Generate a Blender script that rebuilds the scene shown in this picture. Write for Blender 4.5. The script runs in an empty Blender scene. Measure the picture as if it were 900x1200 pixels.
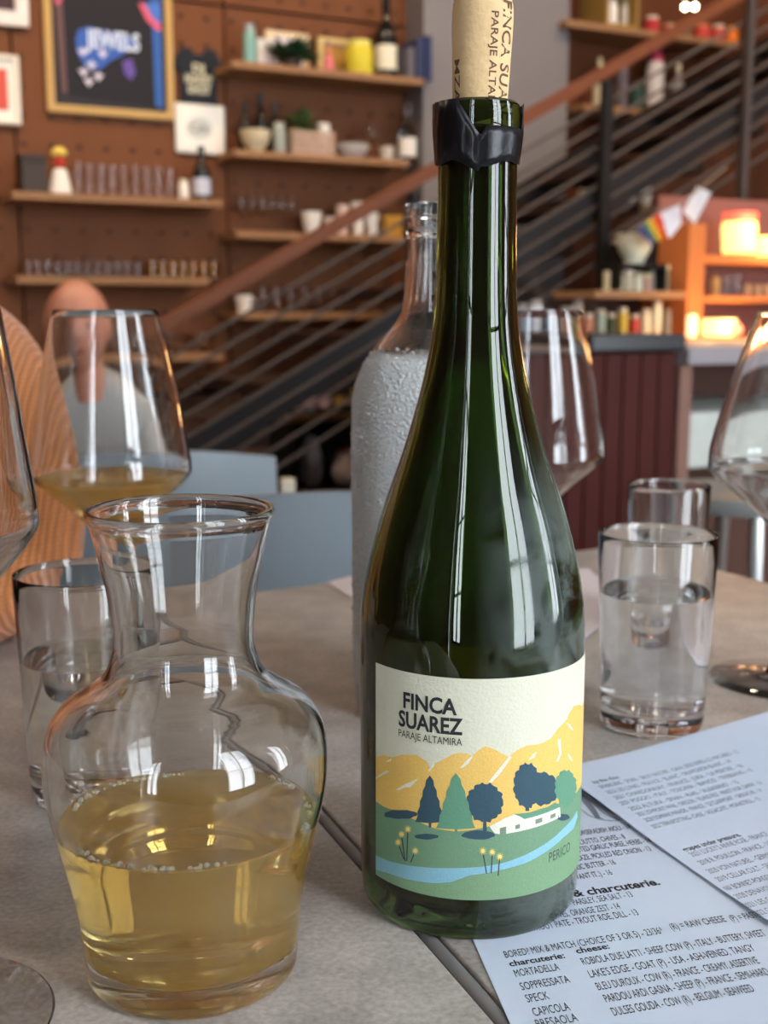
import bpy, bmesh, math, random
from mathutils import Vector, Matrix
random.seed(7)
S = bpy.context.scene
COL = S.collection
PI = math.pi

# ------------------------------------------------------------------ camera, world, lights, exposure
F = 1412.0; YH = 365.0; PITCH = math.atan((600 - YH) / F); CZ = 0.965
TZ = 0.75                                   # table top height
cd = bpy.data.cameras.new('camera'); cam = bpy.data.objects.new('camera', cd); COL.objects.link(cam)
cam.location = (0, 0, CZ); cam.rotation_euler = (PI / 2 - PITCH, 0, 0)
cd.sensor_fit = 'VERTICAL'; cd.sensor_height = 24; cd.lens = 24 * F / 1200
cd.clip_start = 0.02; cd.clip_end = 60
cd.dof.use_dof = True; cd.dof.focus_distance = 0.405; cd.dof.aperture_fstop = cd.lens / 3.0
S.camera = cam
S.view_settings.view_transform = 'Standard'; S.view_settings.look = 'None'
S.view_settings.exposure = 0.42; S.view_settings.gamma = 1; S.view_settings.use_curve_mapping = False
cy = S.cycles
cy.max_bounces = 18; cy.transmission_bounces = 16; cy.glossy_bounces = 6; cy.diffuse_bounces = 4
cy.transparent_max_bounces = 16; cy.caustics_refractive = True; cy.caustics_reflective = True
cy.sample_clamp_indirect = 6; cy.blur_glossy = 0.4
cy.use_denoising = True

PHI = math.radians(27)                      # the room's axes against the camera's
CP, SP = math.cos(PHI), math.sin(PHI)
def RW(u, v, z=0.0): return Vector((u * CP - v * SP, u * SP + v * CP, z))

w = bpy.data.worlds.new('sky'); S.world = w; w.use_nodes = True
bg = w.node_tree.nodes['Background']; bg.inputs[0].default_value = (0.86, 0.93, 1.0, 1); bg.inputs[1].default_value = 11.0

UL, UR, VF, VB, HC = -2.1, 5.6, -1.35, 4.27, 3.3    # room: left, right, window side, far side, ceiling
WINDOWS = [(-1.9, -1.35), (0.50, 1.40), (2.9, 4.3)]
WZ0, WZ1 = 0.45, 2.95
for a, b in WINDOWS:
    ld = bpy.data.lights.new('window_portal', 'AREA'); ld.shape = 'RECTANGLE'
    ld.size = b - a; ld.size_y = WZ1 - WZ0; ld.cycles.is_portal = True
    lo = bpy.data.objects.new('window_portal', ld); COL.objects.link(lo)
    lo.location = RW((a + b) / 2, VF - 0.02, (WZ0 + WZ1) / 2)
    lo.rotation_euler = (PI / 2, 0, PHI + PI)
    # area light shines along -Z: turn it towards +v
    lo.rotation_euler = Matrix((( -CP, 0, SP), (-SP, 0, -CP), (0, 1, 0))).to_euler()
def lamp(u, v, z, e, size, col, tu, tv, tz, spread=150):
    ld = bpy.data.lights.new('added_fill_light', 'AREA'); ld.shape = 'DISK'; ld.size = size
    ld.energy = e; ld.color = col; ld.spread = math.radians(spread)
    lo = bpy.data.objects.new('added_fill_light', ld); COL.objects.link(lo)
    p = RW(u, v, z); lo.location = p
    d = RW(tu, tv, tz) - p
    lo.rotation_euler = d.to_track_quat('-Z', 'Y').to_euler()
WARM = (1.0, 0.72, 0.46)
FILL_LAMPS = [(-0.4, 3.0), (0.8, 3.0), (2.0, 2.6), (3.3, 2.6)]  # added fill lamps, out of view, brightening the far wall and bar
for u, v in FILL_LAMPS:
    lamp(u, v, HC - 0.09, 14, 0.16, WARM, u + .1, v + .8, 0.9)

# ------------------------------------------------------------------ measuring helpers
def ray(x, y):
    a = (x - 450) / F; b = (600 - y) / F
    return Vector((a, math.cos(PITCH) + b * math.sin(PITCH), -math.sin(PITCH) + b * math.cos(PITCH)))
def onz(x, y, z=TZ):
    r = ray(x, y); t = (z - CZ) / r.z; return Vector((r.x * t, r.y * t, z))
def atY(x, y, Y):
    r = ray(x, y); t = Y / r.y; return Vector((r.x * t, Y, CZ + r.z * t))
def dep(X, Y, Z): return Y * math.cos(PITCH) - (Z - CZ) * math.sin(PITCH)
def onv(x, y, v):                            # photo point -> (u, z, metres per pixel) on the room plane v
    r = ray(x, y); t = v / (-r.x * SP + r.y * CP)
    X, Y = r.x * t, r.y * t
    return X * CP + Y * SP, CZ + r.z * t, t / F

# ------------------------------------------------------------------ materials
def srgb(r, g, b):
    f = lambda c: (c / 255 / 12.92) if c / 255 <= .04045 else ((c / 255 + .055) / 1.055) ** 2.4
    return (f(r), f(g), f(b), 1)
def nt(name):
    m = bpy.data.materials.new(name); m.use_nodes = True
    return m, m.node_tree, m.node_tree.nodes['Principled BSDF']
def N(t, typ, **kw):
    n = t.nodes.new(typ)
    for k, v in kw.items(): setattr(n, k, v)
    return n
def coords(t, scale=(1, 1, 1), kind='Object'):
    tc = N(t, 'ShaderNodeTexCoord'); mp = N(t, 'ShaderNodeMapping'); mp.inputs['Scale'].default_value = scale
    t.links.new(tc.outputs[kind], mp.inputs[0]); return mp.outputs[0]
def plain(name, col, rough=.5, metal=0., noise=None, bump=0., spec=.5, coat=0.):
    m, t, p = nt(name)
    p.inputs['Base Color'].default_value = col; p.inputs['Roughness'].default_value = rough
    p.inputs['Metallic'].default_value = metal; p.inputs['Specular IOR Level'].default_value = spec
    p.inputs['Coat Weight'].default_value = coat
    if noise:
        sc, amt = noise
        n = N(t, 'ShaderNodeTexNoise'); n.inputs['Scale'].default_value = sc if not isinstance(sc, tuple) else 1
        n.inputs['Detail'].default_value = 6
        t.links.new(coords(t, sc if isinstance(sc, tuple) else (1, 1, 1)), n.inputs['Vector'])
        mx = N(t, 'ShaderNodeMix', data_type='RGBA')
        mx.inputs[6].default_value = tuple(c * (1 - amt) for c in col[:3]) + (1,)
        mx.inputs[7].default_value = tuple(min(1, c * (1 + amt)) for c in col[:3]) + (1,)
        t.links.new(n.outputs['Fac'], mx.inputs[0]); t.links.new(mx.outputs[2], p.inputs['Base Color'])
        if bump:
            b = N(t, 'ShaderNodeBump'); b.inputs['Strength'].default_value = bump; b.inputs['Distance'].default_value = .002
            t.links.new(n.outputs['Fac'], b.inputs['Height']); t.links.new(b.outputs[0], p.inputs['Normal'])
    return m
_pc = {}
def flat(r, g, b, rough=.6):
    k = (r, g, b, rough)
    if k not in _pc: _pc[k] = plain('paint', srgb(r, g, b), rough, spec=.25)
    return _pc[k]
def glass(name, col=(1, 1, 1, 1), ior=1.5, rough=0.):
    m, t, p = nt(name)
    p.inputs['Base Color'].default_value = col; p.inputs['Roughness'].default_value = rough
    p.inputs['IOR'].default_value = ior; p.inputs['Transmission Weight'].default_value = 1
    return m
def emit(name, col, s):
    m, t, p = nt(name); p.inputs['Base Color'].default_value = col
    p.inputs['Emission Color'].default_value = col; p.inputs['Emission Strength'].default_value = s
    return m

M_GLASS = glass('clear_glass', (.985, .99, .985, 1))
M_CARAFE = glass('carafe_glass', (.985, .99, .98, 1))
M_WATER = glass('water', (1, 1, 1, 1), 1.33)
M_BGLASS = glass('thin_glass', (.97, .98, .98, 1), 1.3)

def wine_material(name, absorb, dens, body, bodycol):
    m, t, p = nt(name); out = t.nodes['Material Output']
    p.inputs['Base Color'].default_value = (1, 1, 1, 1); p.inputs['Roughness'].default_value = 0.0
    p.inputs['IOR'].default_value = 1.34; p.inputs['Transmission Weight'].default_value = 1
    d = N(t, 'ShaderNodeBsdfDiffuse'); d.inputs[0].default_value = bodycol
    tr = N(t, 'ShaderNodeBsdfTranslucent'); tr.inputs[0].default_value = bodycol
    a = N(t, 'ShaderNodeMixShader'); a.inputs[0].default_value = .5
    t.links.new(d.outputs[0], a.inputs[1]); t.links.new(tr.outputs[0], a.inputs[2])
    b = N(t, 'ShaderNodeMixShader'); b.inputs[0].default_value = body
    t.links.new(p.outputs[0], b.inputs[1]); t.links.new(a.outputs[0], b.inputs[2])
    t.links.new(b.outputs[0], out.inputs['Surface'])
    va = N(t, 'ShaderNodeVolumeAbsorption'); va.inputs[0].default_value = absorb; va.inputs[1].default_value = dens
    t.links.new(va.outputs[0], out.inputs['Volume'])
    return m
M_WINE = wine_material('orange_wine', (.95, .74, .08, 1), 18, .32, (.95, .62, .12, 1))

def bottle_green():
    m, t, p = nt('dark_green_glass'); out = t.nodes['Material Output']
    p.inputs['Base Color'].default_value = (.085, .155, .04, 1); p.inputs['IOR'].default_value = 1.5
    p.inputs['Transmission Weight'].default_value = 1
    v = coords(t)
    n = N(t, 'ShaderNodeTexNoise'); n.inputs['Scale'].default_value = 38; n.inputs['Detail'].default_value = 9
    n.inputs['Roughness'].default_value = .72; n.inputs['Distortion'].default_value = .6
    t.links.new(v, n.inputs['Vector'])
    r = N(t, 'ShaderNodeValToRGB'); r.color_ramp.elements[0].position = .40; r.color_ramp.elements[1].position = .54
    t.links.new(n.outputs['Fac'], r.inputs[0])
    sx = N(t, 'ShaderNodeSeparateXYZ'); t.links.new(v, sx.inputs[0])
    # the condensed film lies on the upper body only (z .09 - .165), on the window side of the glass
    mr = N(t, 'ShaderNodeMapRange'); mr.inputs[1].default_value = .175; mr.inputs[2].default_value = .135
    t.links.new(sx.outputs[2], mr.inputs[0])
    mu = N(t, 'ShaderNodeMath', operation='MULTIPLY'); t.links.new(r.outputs[0], mu.inputs[0]); t.links.new(mr.outputs[0], mu.inputs[1])
    mrx = N(t, 'ShaderNodeMapRange'); mrx.inputs[1].default_value = -.002; mrx.inputs[2].default_value = .02
    t.links.new(sx.outputs[0], mrx.inputs[0])
    mu2 = N(t, 'ShaderNodeMath', operation='MULTIPLY'); t.links.new(mu.outputs[0], mu2.inputs[0]); t.links.new(mrx.outputs[0], mu2.inputs[1])
    d = N(t, 'ShaderNodeBsdfDiffuse'); d.inputs[0].default_value = (.35, .42, .40, 1)
    ms = N(t, 'ShaderNodeMixShader'); k = N(t, 'ShaderNodeMath', operation='MULTIPLY'); k.inputs[1].default_value = .2
    t.links.new(mu2.outputs[0], k.inputs[0]); t.links.new(k.outputs[0], ms.inputs[0])
    rr = N(t, 'ShaderNodeMath', operation='MULTIPLY'); rr.inputs[1].default_value = .12
    t.links.new(mu2.outputs[0], rr.inputs[0]); t.links.new(rr.outputs[0], p.inputs['Roughness'])
    t.links.new(p.outputs[0], ms.inputs[1]); t.links.new(d.outputs[0], ms.inputs[2]); t.links.new(ms.outputs[0], out.inputs['Surface'])
    return m
M_GREEN = bottle_green()

def frosted():
    m, t, p = nt('cold_bottle_glass'); out = t.nodes['Material Output']
    p.inputs['Base Color'].default_value = (.98, .99, .985, 1); p.inputs['IOR'].default_value = 1.45
    p.inputs['Transmission Weight'].default_value = 1
    v = coords(t); sx = N(t, 'ShaderNodeSeparateXYZ'); t.links.new(v, sx.inputs[0])
    mr = N(t, 'ShaderNodeMapRange'); mr.inputs[1].default_value = .1945; mr.inputs[2].default_value = .190
    t.links.new(sx.outputs[2], mr.inputs[0])
    vo = N(t, 'ShaderNodeTexVoronoi'); vo.inputs['Scale'].default_value = 800; t.links.new(v, vo.inputs['Vector'])
    no = N(t, 'ShaderNodeTexNoise'); no.inputs['Scale'].default_value = 420; no.inputs['Detail'].default_value = 5; t.links.new(v, no.inputs['Vector'])
    ad = N(t, 'ShaderNodeMath', operation='ADD'); t.links.new(vo.outputs['Distance'], ad.inputs[0]); t.links.new(no.outputs['Fac'], ad.inputs[1])
    hm = N(t, 'ShaderNodeMath', operation='MULTIPLY'); t.links.new(ad.outputs[0], hm.inputs[0]); t.links.new(mr.outputs[0], hm.inputs[1])
    b = N(t, 'ShaderNodeBump'); b.inputs['Strength'].default_value = 1.0; b.inputs['Distance'].default_value = .0013
    t.links.new(hm.outputs[0], b.inputs['Height']); t.links.new(b.outputs[0], p.inputs['Normal'])
    rr = N(t, 'ShaderNodeMath', operation='MULTIPLY'); rr.inputs[1].default_value = .04
    t.links.new(mr.outputs[0], rr.inputs[0]); t.links.new(rr.outputs[0], p.inputs['Roughness'])
    d = N(t, 'ShaderNodeBsdfDiffuse'); d.inputs[0].default_value = (.93, .96, .94, 1); t.links.new(b.outputs[0], d.inputs['Normal'])
    k = N(t, 'ShaderNodeMath', operation='MULTIPLY'); k.inputs[1].default_value = .50; t.links.new(mr.outputs[0], k.inputs[0])
    ms = N(t, 'ShaderNodeMixShader'); t.links.new(k.outputs[0], ms.inputs[0])
    t.links.new(p.outputs[0], ms.inputs[1]); t.links.new(d.outputs[0], ms.inputs[2]); t.links.new(ms.outputs[0], out.inputs['Surface'])
    return m
M_FROST = frosted()

def table_mat():
    m, t, p = nt('grey_concrete_laminate')
    v = coords(t)
    n1 = N(t, 'ShaderNodeTexNoise'); n1.inputs['Scale'].default_value = 7; n1.inputs['Detail'].default_value = 8; n1.inputs['Roughness'].default_value = .62
    n2 = N(t, 'ShaderNodeTexNoise'); n2.inputs['Scale'].default_value = 420; n2.inputs['Detail'].default_value = 4
    n3 = N(t, 'ShaderNodeTexNoise'); n3.inputs['Scale'].default_value = 45; n3.inputs['Detail'].default_value = 7
    for n in (n1, n2, n3): t.links.new(v, n.inputs['Vector'])
    r = N(t, 'ShaderNodeValToRGB'); e = r.color_ramp.elements
    e[0].position = .33; e[0].color = srgb(152, 145, 138); e[1].position = .68; e[1].color = srgb(186, 179, 171)
    t.links.new(n1.outputs['Fac'], r.inputs[0])
    mx = N(t, 'ShaderNodeMix', data_type='RGBA', blend_type='OVERLAY'); mx.inputs[0].default_value = .45
    t.links.new(r.outputs[0], mx.inputs[6]); t.links.new(n3.outputs['Fac'], mx.inputs[7])
    mx2 = N(t, 'ShaderNodeMix', data_type='RGBA', blend_type='OVERLAY'); mx2.inputs[0].default_value = .5
    t.links.new(mx.outputs[2], mx2.inputs[6]); t.links.new(n2.outputs['Fac'], mx2.inputs[7])
    t.links.new(mx2.outputs[2], p.inputs['Base Color'])
    p.inputs['Roughness'].default_value = .42
    b = N(t, 'ShaderNodeBump'); b.inputs['Strength'].default_value = .25; b.inputs['Distance'].default_value = .0006
    t.links.new(n2.outputs['Fac'], b.inputs['Height']); t.links.new(b.outputs[0], p.inputs['Normal'])
    return m
M_TABLE = table_mat()
M_EDGE = plain('grey_edge_band', srgb(118, 114, 112), .35)
M_BLACKMETAL = plain('black_metal', srgb(28, 27, 28), .4, .6)
M_STEEL = plain('brushed_steel', srgb(190, 190, 188), .28, 1)
M_PAPER = plain('menu_paper', srgb(206, 218, 236), .75, noise=(40, .02))
M_INK = plain('black_ink', srgb(34, 34, 44), .7)
M_INKG = plain('grey_ink', srgb(120, 126, 140), .7)
M_LABEL = plain('label_paper', srgb(204, 203, 182), .8, noise=(900, .05), bump=.2)
def lab(r, g, b): return plain('label_print', srgb(r * .95, g * .95, b * .95), .8, noise=(1400, .14), bump=.15)
M_CORK = plain('cork', srgb(214, 182, 134), .85, noise=(420, .13), bump=.2)
M_CORKINK = plain('cork_ink', srgb(96, 68, 48), .8)
M_FOIL = plain('black_foil', srgb(20, 20, 24), .3, .3, noise=(160, .2), bump=.15)
def wood(name, c, scale=(3, 3, 40), rough=.5, amt=.25):
    return plain(name, c, min(.75, rough + .15), noise=(scale, amt), bump=.1, spec=.2)
M_PANEL = wood('wall_wood', srgb(108, 66, 40), (6, 6, 1.2), .55, .2)
M_PANEL2 = wood('wall_wood_grey', srgb(92, 70, 58), (6, 6, 1.2), .6, .2)
M_SHELF = wood('shelf_wood', srgb(146, 108, 76), (2, 14, 14), .5, .2)
M_RAIL = wood('rail_wood', srgb(104, 58, 34), (2, 14, 14), .4, .2)
M_PANEL3 = wood('wall_wood_dark', srgb(92, 50, 28), (6, 6, 1.2), .55, .2)
M_DKWOOD = wood('stair_wood', srgb(46, 31, 25), (2, 14, 14), .6, .2)
M_STRING = plain('stringer_paint', srgb(30, 25, 25), .6, spec=.25)
M_REDWOOD = plain('bar_wood', srgb(66, 20, 13), .6, noise=((9, 9, 1), .25), spec=.2)
M_DARK = plain('dark_paint', srgb(17, 14, 14), .7, spec=.25)
M_GREY = plain('grey_plaster', srgb(116, 111, 112), .7, noise=(3, .05))
M_CHAIR = plain('blue_grey_plastic', srgb(118, 128, 136), .38)
M_CABLE = plain('rail_bar_metal', srgb(66, 58, 56), .6, .2)

def knit():
    m, t, p = nt('orange_knit')
    v = coords(t)
    wv = N(t, 'ShaderNodeTexWave', wave_type='BANDS', bands_direction='X'); wv.inputs['Scale'].default_value = 78
    wv.inputs['Distortion'].default_value = .0
    w2 = N(t, 'ShaderNodeTexWave', wave_type='BANDS', bands_direction='Z'); w2.inputs['Scale'].default_value = 110; w2.inputs['Distortion'].default_value = .4
    t.links.new(v, wv.inputs[0]); t.links.new(v, w2.inputs[0])
    mu = N(t, 'ShaderNodeMath', operation='MULTIPLY'); t.links.new(wv.outputs['Fac'], mu.inputs[0]); t.links.new(w2.outputs['Fac'], mu.inputs[1])
    ad = N(t, 'ShaderNodeMath', operation='ADD'); t.links.new(wv.outputs['Fac'], ad.inputs[0]); t.links.new(mu.outputs[0], ad.inputs[1])
    mx = N(t, 'ShaderNodeMix', data_type='RGBA'); mx.inputs[6].default_value = srgb(176, 102, 50); mx.inputs[7].default_value = srgb(212, 138, 80)
    hf = N(t, 'ShaderNodeMath', operation='MULTIPLY'); hf.inputs[1].default_value = .5; t.links.new(ad.outputs[0], hf.inputs[0])
    t.links.new(hf.outputs[0], mx.inputs[0]); t.links.new(mx.outputs[2], p.inputs['Base Color'])
    b = N(t, 'ShaderNodeBump'); b.inputs['Strength'].default_value = .6; b.inputs['Distance'].default_value = .002
    t.links.new(ad.outputs[0], b.inputs['Height']); t.links.new(b.outputs[0], p.inputs['Normal'])
    p.inputs['Roughness'].default_value = .9; p.inputs['Sheen Weight'].default_value = .3
    return m
M_KNIT = knit()
M_SKIN = plain('skin', srgb(184, 122, 98), .5, noise=(20, .06))
M_GREYSHIRT = plain('grey_shirt', srgb(150, 148, 146), .9, noise=(30, .1), bump=.2)

# ------------------------------------------------------------------ mesh helpers
class MB:
    def __init__(s): s.v = []; s.f = []
    def add(s, vs, fs):
        o = len(s.v); s.v += [tuple(v) for v in vs]; s.f += [tuple(i + o for i in f) for f in fs]; return s
    def box(s, x0, x1, y0, y1, z0, z1, b=0):
        if b <= 0:
            return s.add([(x, y, z) for z in (z0, z1) for y in (y0, y1) for x in (x0, x1)],
                         [(0, 2, 3, 1), (4, 5, 7, 6), (0, 1, 5, 4), (2, 6, 7, 3), (0, 4, 6, 2), (1, 3, 7, 5)])
        bm = bmesh.new(); bmesh.ops.create_cube(bm, size=1)
        for v in bm.verts:
            v.co = Vector(((x0 + x1) / 2 + v.co.x * (x1 - x0), (y0 + y1) / 2 + v.co.y * (y1 - y0), (z0 + z1) / 2 + v.co.z * (z1 - z0)))
        bmesh.ops.bevel(bm, geom=bm.edges[:], offset=b, segments=2, affect='EDGES', profile=.6)
        return s.bm(bm)
    def bm(s, bm):
        bm.verts.index_update(); s.add([v.co for v in bm.verts], [[v.index for v in f.verts] for f in bm.faces]); bm.free(); return s
    def lathe(s, prof, n=24, c=(0, 0, 0), th=None):
        vs = []; fs = []; rows = []
        for r, z in prof:
            if r < 1e-6: rows.append([len(vs)]); vs.append((c[0], c[1], c[2] + z))
            else:
                rows.append(list(range(len(vs), len(vs) + n)))
                for k in range(n):
                    a = 2 * PI * k / n; vs.append((c[0] + r * math.cos(a), c[1] + r * math.sin(a), c[2] + z))
        for A, B in zip(rows, rows[1:]):
            for k in range(n):
                a0, a1 = A[k % len(A)], A[(k + 1) % len(A)]; b0, b1 = B[k % len(B)], B[(k + 1) % len(B)]
                q = [a0, a1, b1, b0]; q2 = []
                for i in q:
                    if i not in q2: q2.append(i)
                if len(q2) > 2: fs.append(tuple(q2))
        return s.add(vs, fs)
    def tube(s, pts, r, n=8, cap=True):
        pts = [Vector(p) for p in pts]; rs = r if isinstance(r, (list, tuple)) else [r] * len(pts)
        vs = []; fs = []
        for i, p in enumerate(pts):
            d = (pts[min(i + 1, len(pts) - 1)] - pts[max(i - 1, 0)]).normalized()
            up = Vector((0, 0, 1)) if abs(d.z) < .95 else Vector((1, 0, 0))
            a = d.cross(up).normalized(); b = a.cross(d).normalized()
            for k in range(n):
                t = 2 * PI * k / n; vs.append(p + (a * math.cos(t) + b * math.sin(t)) * rs[i])
        for i in range(len(pts) - 1):
            for k in range(n):
                fs.append((i * n + k, i * n + (k + 1) % n, (i + 1) * n + (k + 1) % n, (i + 1) * n + k))
        if cap: fs.append(tuple(range(n))); fs.append(tuple(range((len(pts) - 1) * n, len(pts) * n))[::-1])
        return s.add(vs, fs)
    def ball(s, c, r, seg=12, sc=(1, 1, 1)):
        bm = bmesh.new(); bmesh.ops.create_uvsphere(bm, u_segments=seg, v_segments=max(6, seg // 2 + 1), radius=r)
        for v in bm.verts: v.co = Vector((v.co.x * sc[0] + c[0], v.co.y * sc[1] + c[1], v.co.z * sc[2] + c[2]))
        return s.bm(bm)
    def prism(s, poly, z0, z1, bevel=0):
        bm = bmesh.new(); vs = [bm.verts.new((p[0], p[1], z1)) for p in poly]; f = bm.faces.new(vs)
        r = bmesh.ops.extrude_face_region(bm, geom=[f]); vv = [g for g in r['geom'] if isinstance(g, bmesh.types.BMVert)]
        for v in vv: v.co.z = z0
        bmesh.ops.recalc_face_normals(bm, faces=bm.faces[:])
        if bevel:
            ed = [e for e in bm.edges if abs(e.verts[0].co.z - z1) < 1e-6 and abs(e.verts[1].co.z - z1) < 1e-6]
            bmesh.ops.bevel(bm, geom=ed, offset=bevel, segments=4, affect='EDGES', profile=.5)
        return s.bm(bm)
    def build(s, name, mat, parent=None, smooth=False, loc=None, rotz=0, fix=True):
        me = bpy.data.meshes.new(name); me.from_pydata(s.v, [], s.f)
        if fix:
            bm = bmesh.new(); bm.from_mesh(me); bmesh.ops.recalc_face_normals(bm, faces=bm.faces[:]); bm.to_mesh(me); bm.free()
        if smooth:
            me.polygons.foreach_set('use_smooth', [True] * len(me.polygons))
            if smooth != 'all':
                try: me.set_sharp_from_angle(angle=math.radians(40))
                except Exception: pass
        me.materials.append(mat); me.update()
        o = bpy.data.objects.new(name, me); COL.objects.link(o)
        if parent: o.parent = parent
        if loc is not None: o.location = loc; o.rotation_euler = (0, 0, rotz)
        return o

def tag(o, label=None, cat=None, group=None, kind=None):
    if label: o['label'] = label
    if cat: o['category'] = cat
    if group: o['group'] = group
    if kind: o['kind'] = kind
    return o
def thing(name, label, cat, loc=(0, 0, 0), rotz=0, group=None):
    o = bpy.data.objects.new(name, None); COL.objects.link(o); o.empty_display_size = .05
    o.location = loc; o.rotation_euler = (0, 0, rotz); return tag(o, label, cat, group)
def kids(o): return KID.get(o.name, [])
def dup(root, loc, rotz=None, label=None, group=None, scale=None):
    def cp(o, par):
        c = o.copy(); COL.objects.link(c); c.parent = par
        for ch in [x for x in CHILD.get(o.name, [])]: cp(ch, c)
        return c
    r = cp(root, None); r.location = loc
    if rotz is not None: r.rotation_euler = (0, 0, rotz)
    if scale: r.scale = scale
    if label: r['label'] = label
    if group: r['group'] = group
    return r
CHILD = {}
def register(root, *ch): CHILD[root.name] = list(ch)
def structure(o): o['kind'] = 'structure'; return o

def smoothline(pts, k=6):                    # Catmull-Rom through (r, z) points
    out = []
    for i in range(len(pts) - 1):
        p0 = pts[max(i - 1, 0)]; p1 = pts[i]; p2 = pts[i + 1]; p3 = pts[min(i + 2, len(pts) - 1)]
        for j in range(k):
            t = j / k
            out.append(tuple(.5 * ((2 * p1[a]) + (-p0[a] + p2[a]) * t + (2 * p0[a] - 5 * p1[a] + 4 * p2[a] - p3[a]) * t * t + (-p0[a] + 3 * p1[a] - 3 * p2[a] + p3[a]) * t ** 3) for a in (0, 1)))
    out.append(pts[-1]); return [(max(r, 0), z) for r, z in out]
def radius_at(prof, z):
    for (r0, z0), (r1, z1) in zip(prof, prof[1:]):
        if min(z0, z1) <= z <= max(z0, z1) and z0 != z1: return r0 + (r1 - r0) * (z - z0) / (z1 - z0)
    return prof[-1][0]

# ------------------------------------------------------------------ lettering (the built-in font, as flat print)
_tc = {}
def text2d(s, bold=0.):
    k = (s, bold)
    if k in _tc: return _tc[k]
    c = bpy.data.curves.new('t', 'FONT'); c.body = s; c.resolution_u = 3; c.offset = bold; c.fill_mode = 'FRONT'
    o = bpy.data.objects.new('t', c); COL.objects.link(o)
    me = o.to_mesh(); vs = [(v.co.x, v.co.y) for v in me.vertices]; fs = [tuple(p.vertices) for p in me.polygons]
    o.to_mesh_clear(); bpy.data.objects.remove(o); bpy.data.curves.remove(c)
    if not vs: vs = [(0, 0)]
    x0 = min(v[0] for v in vs); x1 = max(v[0] for v in vs)
    _tc[k] = (vs, fs, x0, x1, .7)            # cap height of the font is about .7
    return _tc[k]
def text_fit(s, x, y, width, cap, fn, mb, bold=0., slant=0.):
    vs, fs, x0, x1, ch = text2d(s, bold)
    kx = width / max(x1 - x0, 1e-6); ky = cap / ch
    mb.add([fn(x + (a - x0) * kx + slant * b * ky, y + b * ky) for a, b in vs], fs)

# ================================================================== THE ROOM
def rb(name, mat, u0, u1, v0, v1, z0, z1, parent=None, b=0):     # a box given in room coordinates
    c = ((u0 + u1) / 2, (v0 + v1) / 2, z0)
    m = MB().box(u0 - c[0], u1 - c[0], v0 - c[1], v1 - c[1], 0, z1 - z0, b)
    if parent is None: return m.build(name, mat, None, loc=RW(*c), rotz=PHI)
    o = m.build(name, mat, parent)
    rel = RW(c[0], c[1], c[2]) - Vector(parent.location)
    cz, sz = math.cos(-parent.rotation_euler.z), math.sin(-parent.rotation_euler.z)
    o.location = (rel.x * cz - rel.y * sz, rel.x * sz + rel.y * cz, rel.z); return o
M_FLOOR = wood('floor_wood', srgb(92, 74, 62), (2, 20, 20), .45, .2)
M_CEIL = plain('ceiling_paint', srgb(186, 180, 172), .8)
M_WHITEWALL = plain('painted_wall', srgb(222, 218, 212), .8)
structure(rb('floor', M_FLOOR, UL - .1, UR + .1, VF - .1, VB + .1, -.1, 0))
structure(rb('ceiling', M_CEIL, UL - .1, UR + .1, VF - .1, VB + .1, HC, HC + .1))
structure(rb('wall_left', M_PANEL2, UL - .1, UL, VF, VB, 0, HC))
structure(rb('wall_right', M_PANEL, UR, UR + .1, VF, VB, 0, HC))
wall = structure(rb('wall_back', M_DARK, UL, UR, VB, VB + .1, 0, HC))
# window side, behind the camera
us = [UL] + [x for ab in WINDOWS for x in ab] + [UR]
wf = MB(); mid = (UL + UR) / 2
for a, b in zip(us[0::2], us[1::2]): wf.box(a - mid, b - mid, -.05, .05, 0, HC)
for a, b in WINDOWS: wf.box(a - mid, b - mid, -.05, .05, 0, WZ0); wf.box(a - mid, b - mid, -.05, .05, WZ1, HC)
structure(wf.build('wall_front', M_WHITEWALL, loc=RW(mid, VF - .07), rotz=PHI))
for i, (a, b) in enumerate(WINDOWS):
    f = MB(); c = (a + b) / 2; h = (b - a) / 2
    for x in (-h, h - .045): f.box(x, x + .045, -.02, .04, 0, WZ1 - WZ0)
    for z in (0, WZ1 - WZ0 - .045): f.box(-h + .045, h - .045, -.02, .04, z, z + .045)
    f.box(-.02, .02, -.015, .03, .045, WZ1 - WZ0 - .045)
    for z in (.85, 1.65): f.box(-h + .045, -.02, -.015, .03, z, z + .03); f.box(.02, h - .045, -.015, .03, z, z + .03)
    structure(f.build('window_%d' % (i + 1), M_BLACKMETAL, loc=RW(c, VF - .07, WZ0), rotz=PHI))

# wood panels of the far wall, each a piece of the wall
def wall_child(m, name, mat, u, z, vfront):
    o = m.build(name, mat, wall); o.location = (u - (UL + UR) / 2, vfront - (VB + .05), z); return o
VW = VB - .03                                # face of the panels
seams = [UL, -1.25, onv(20, 200, VW)[0], onv(266, 200, VW)[0], onv(497, 100, VW)[0]]
zlow = onv(230, 463, VW)[1]
for a, b in zip(seams, seams[1:]):
    for z0, z1, mt in ((zlow + .02, 2.02, M_PANEL), (2.03, HC, M_PANEL), (0.0, zlow, M_PANEL2)):
        wall_child(MB().box(.004, b - a - .004, 0, .028, 0, z1 - z0, .003), 'wood_panel', mt, a, z0, VW)
uR = onv(662, 100, VW)[0]
for a, b in ((uR, uR + .95), (uR + .96, uR + 1.9), (uR + 1.91, UR)):
    for z0, z1 in ((0, 1.3), (1.31, HC)):
        wall_child(MB().box(.004, b - a - .004, 0, .028, 0, z1 - z0, .003), 'wood_panel', M_PANEL3, a, z0, VW)
pegs = MB()
uu = onv(30, 200, VW)[0]
step = .092
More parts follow.
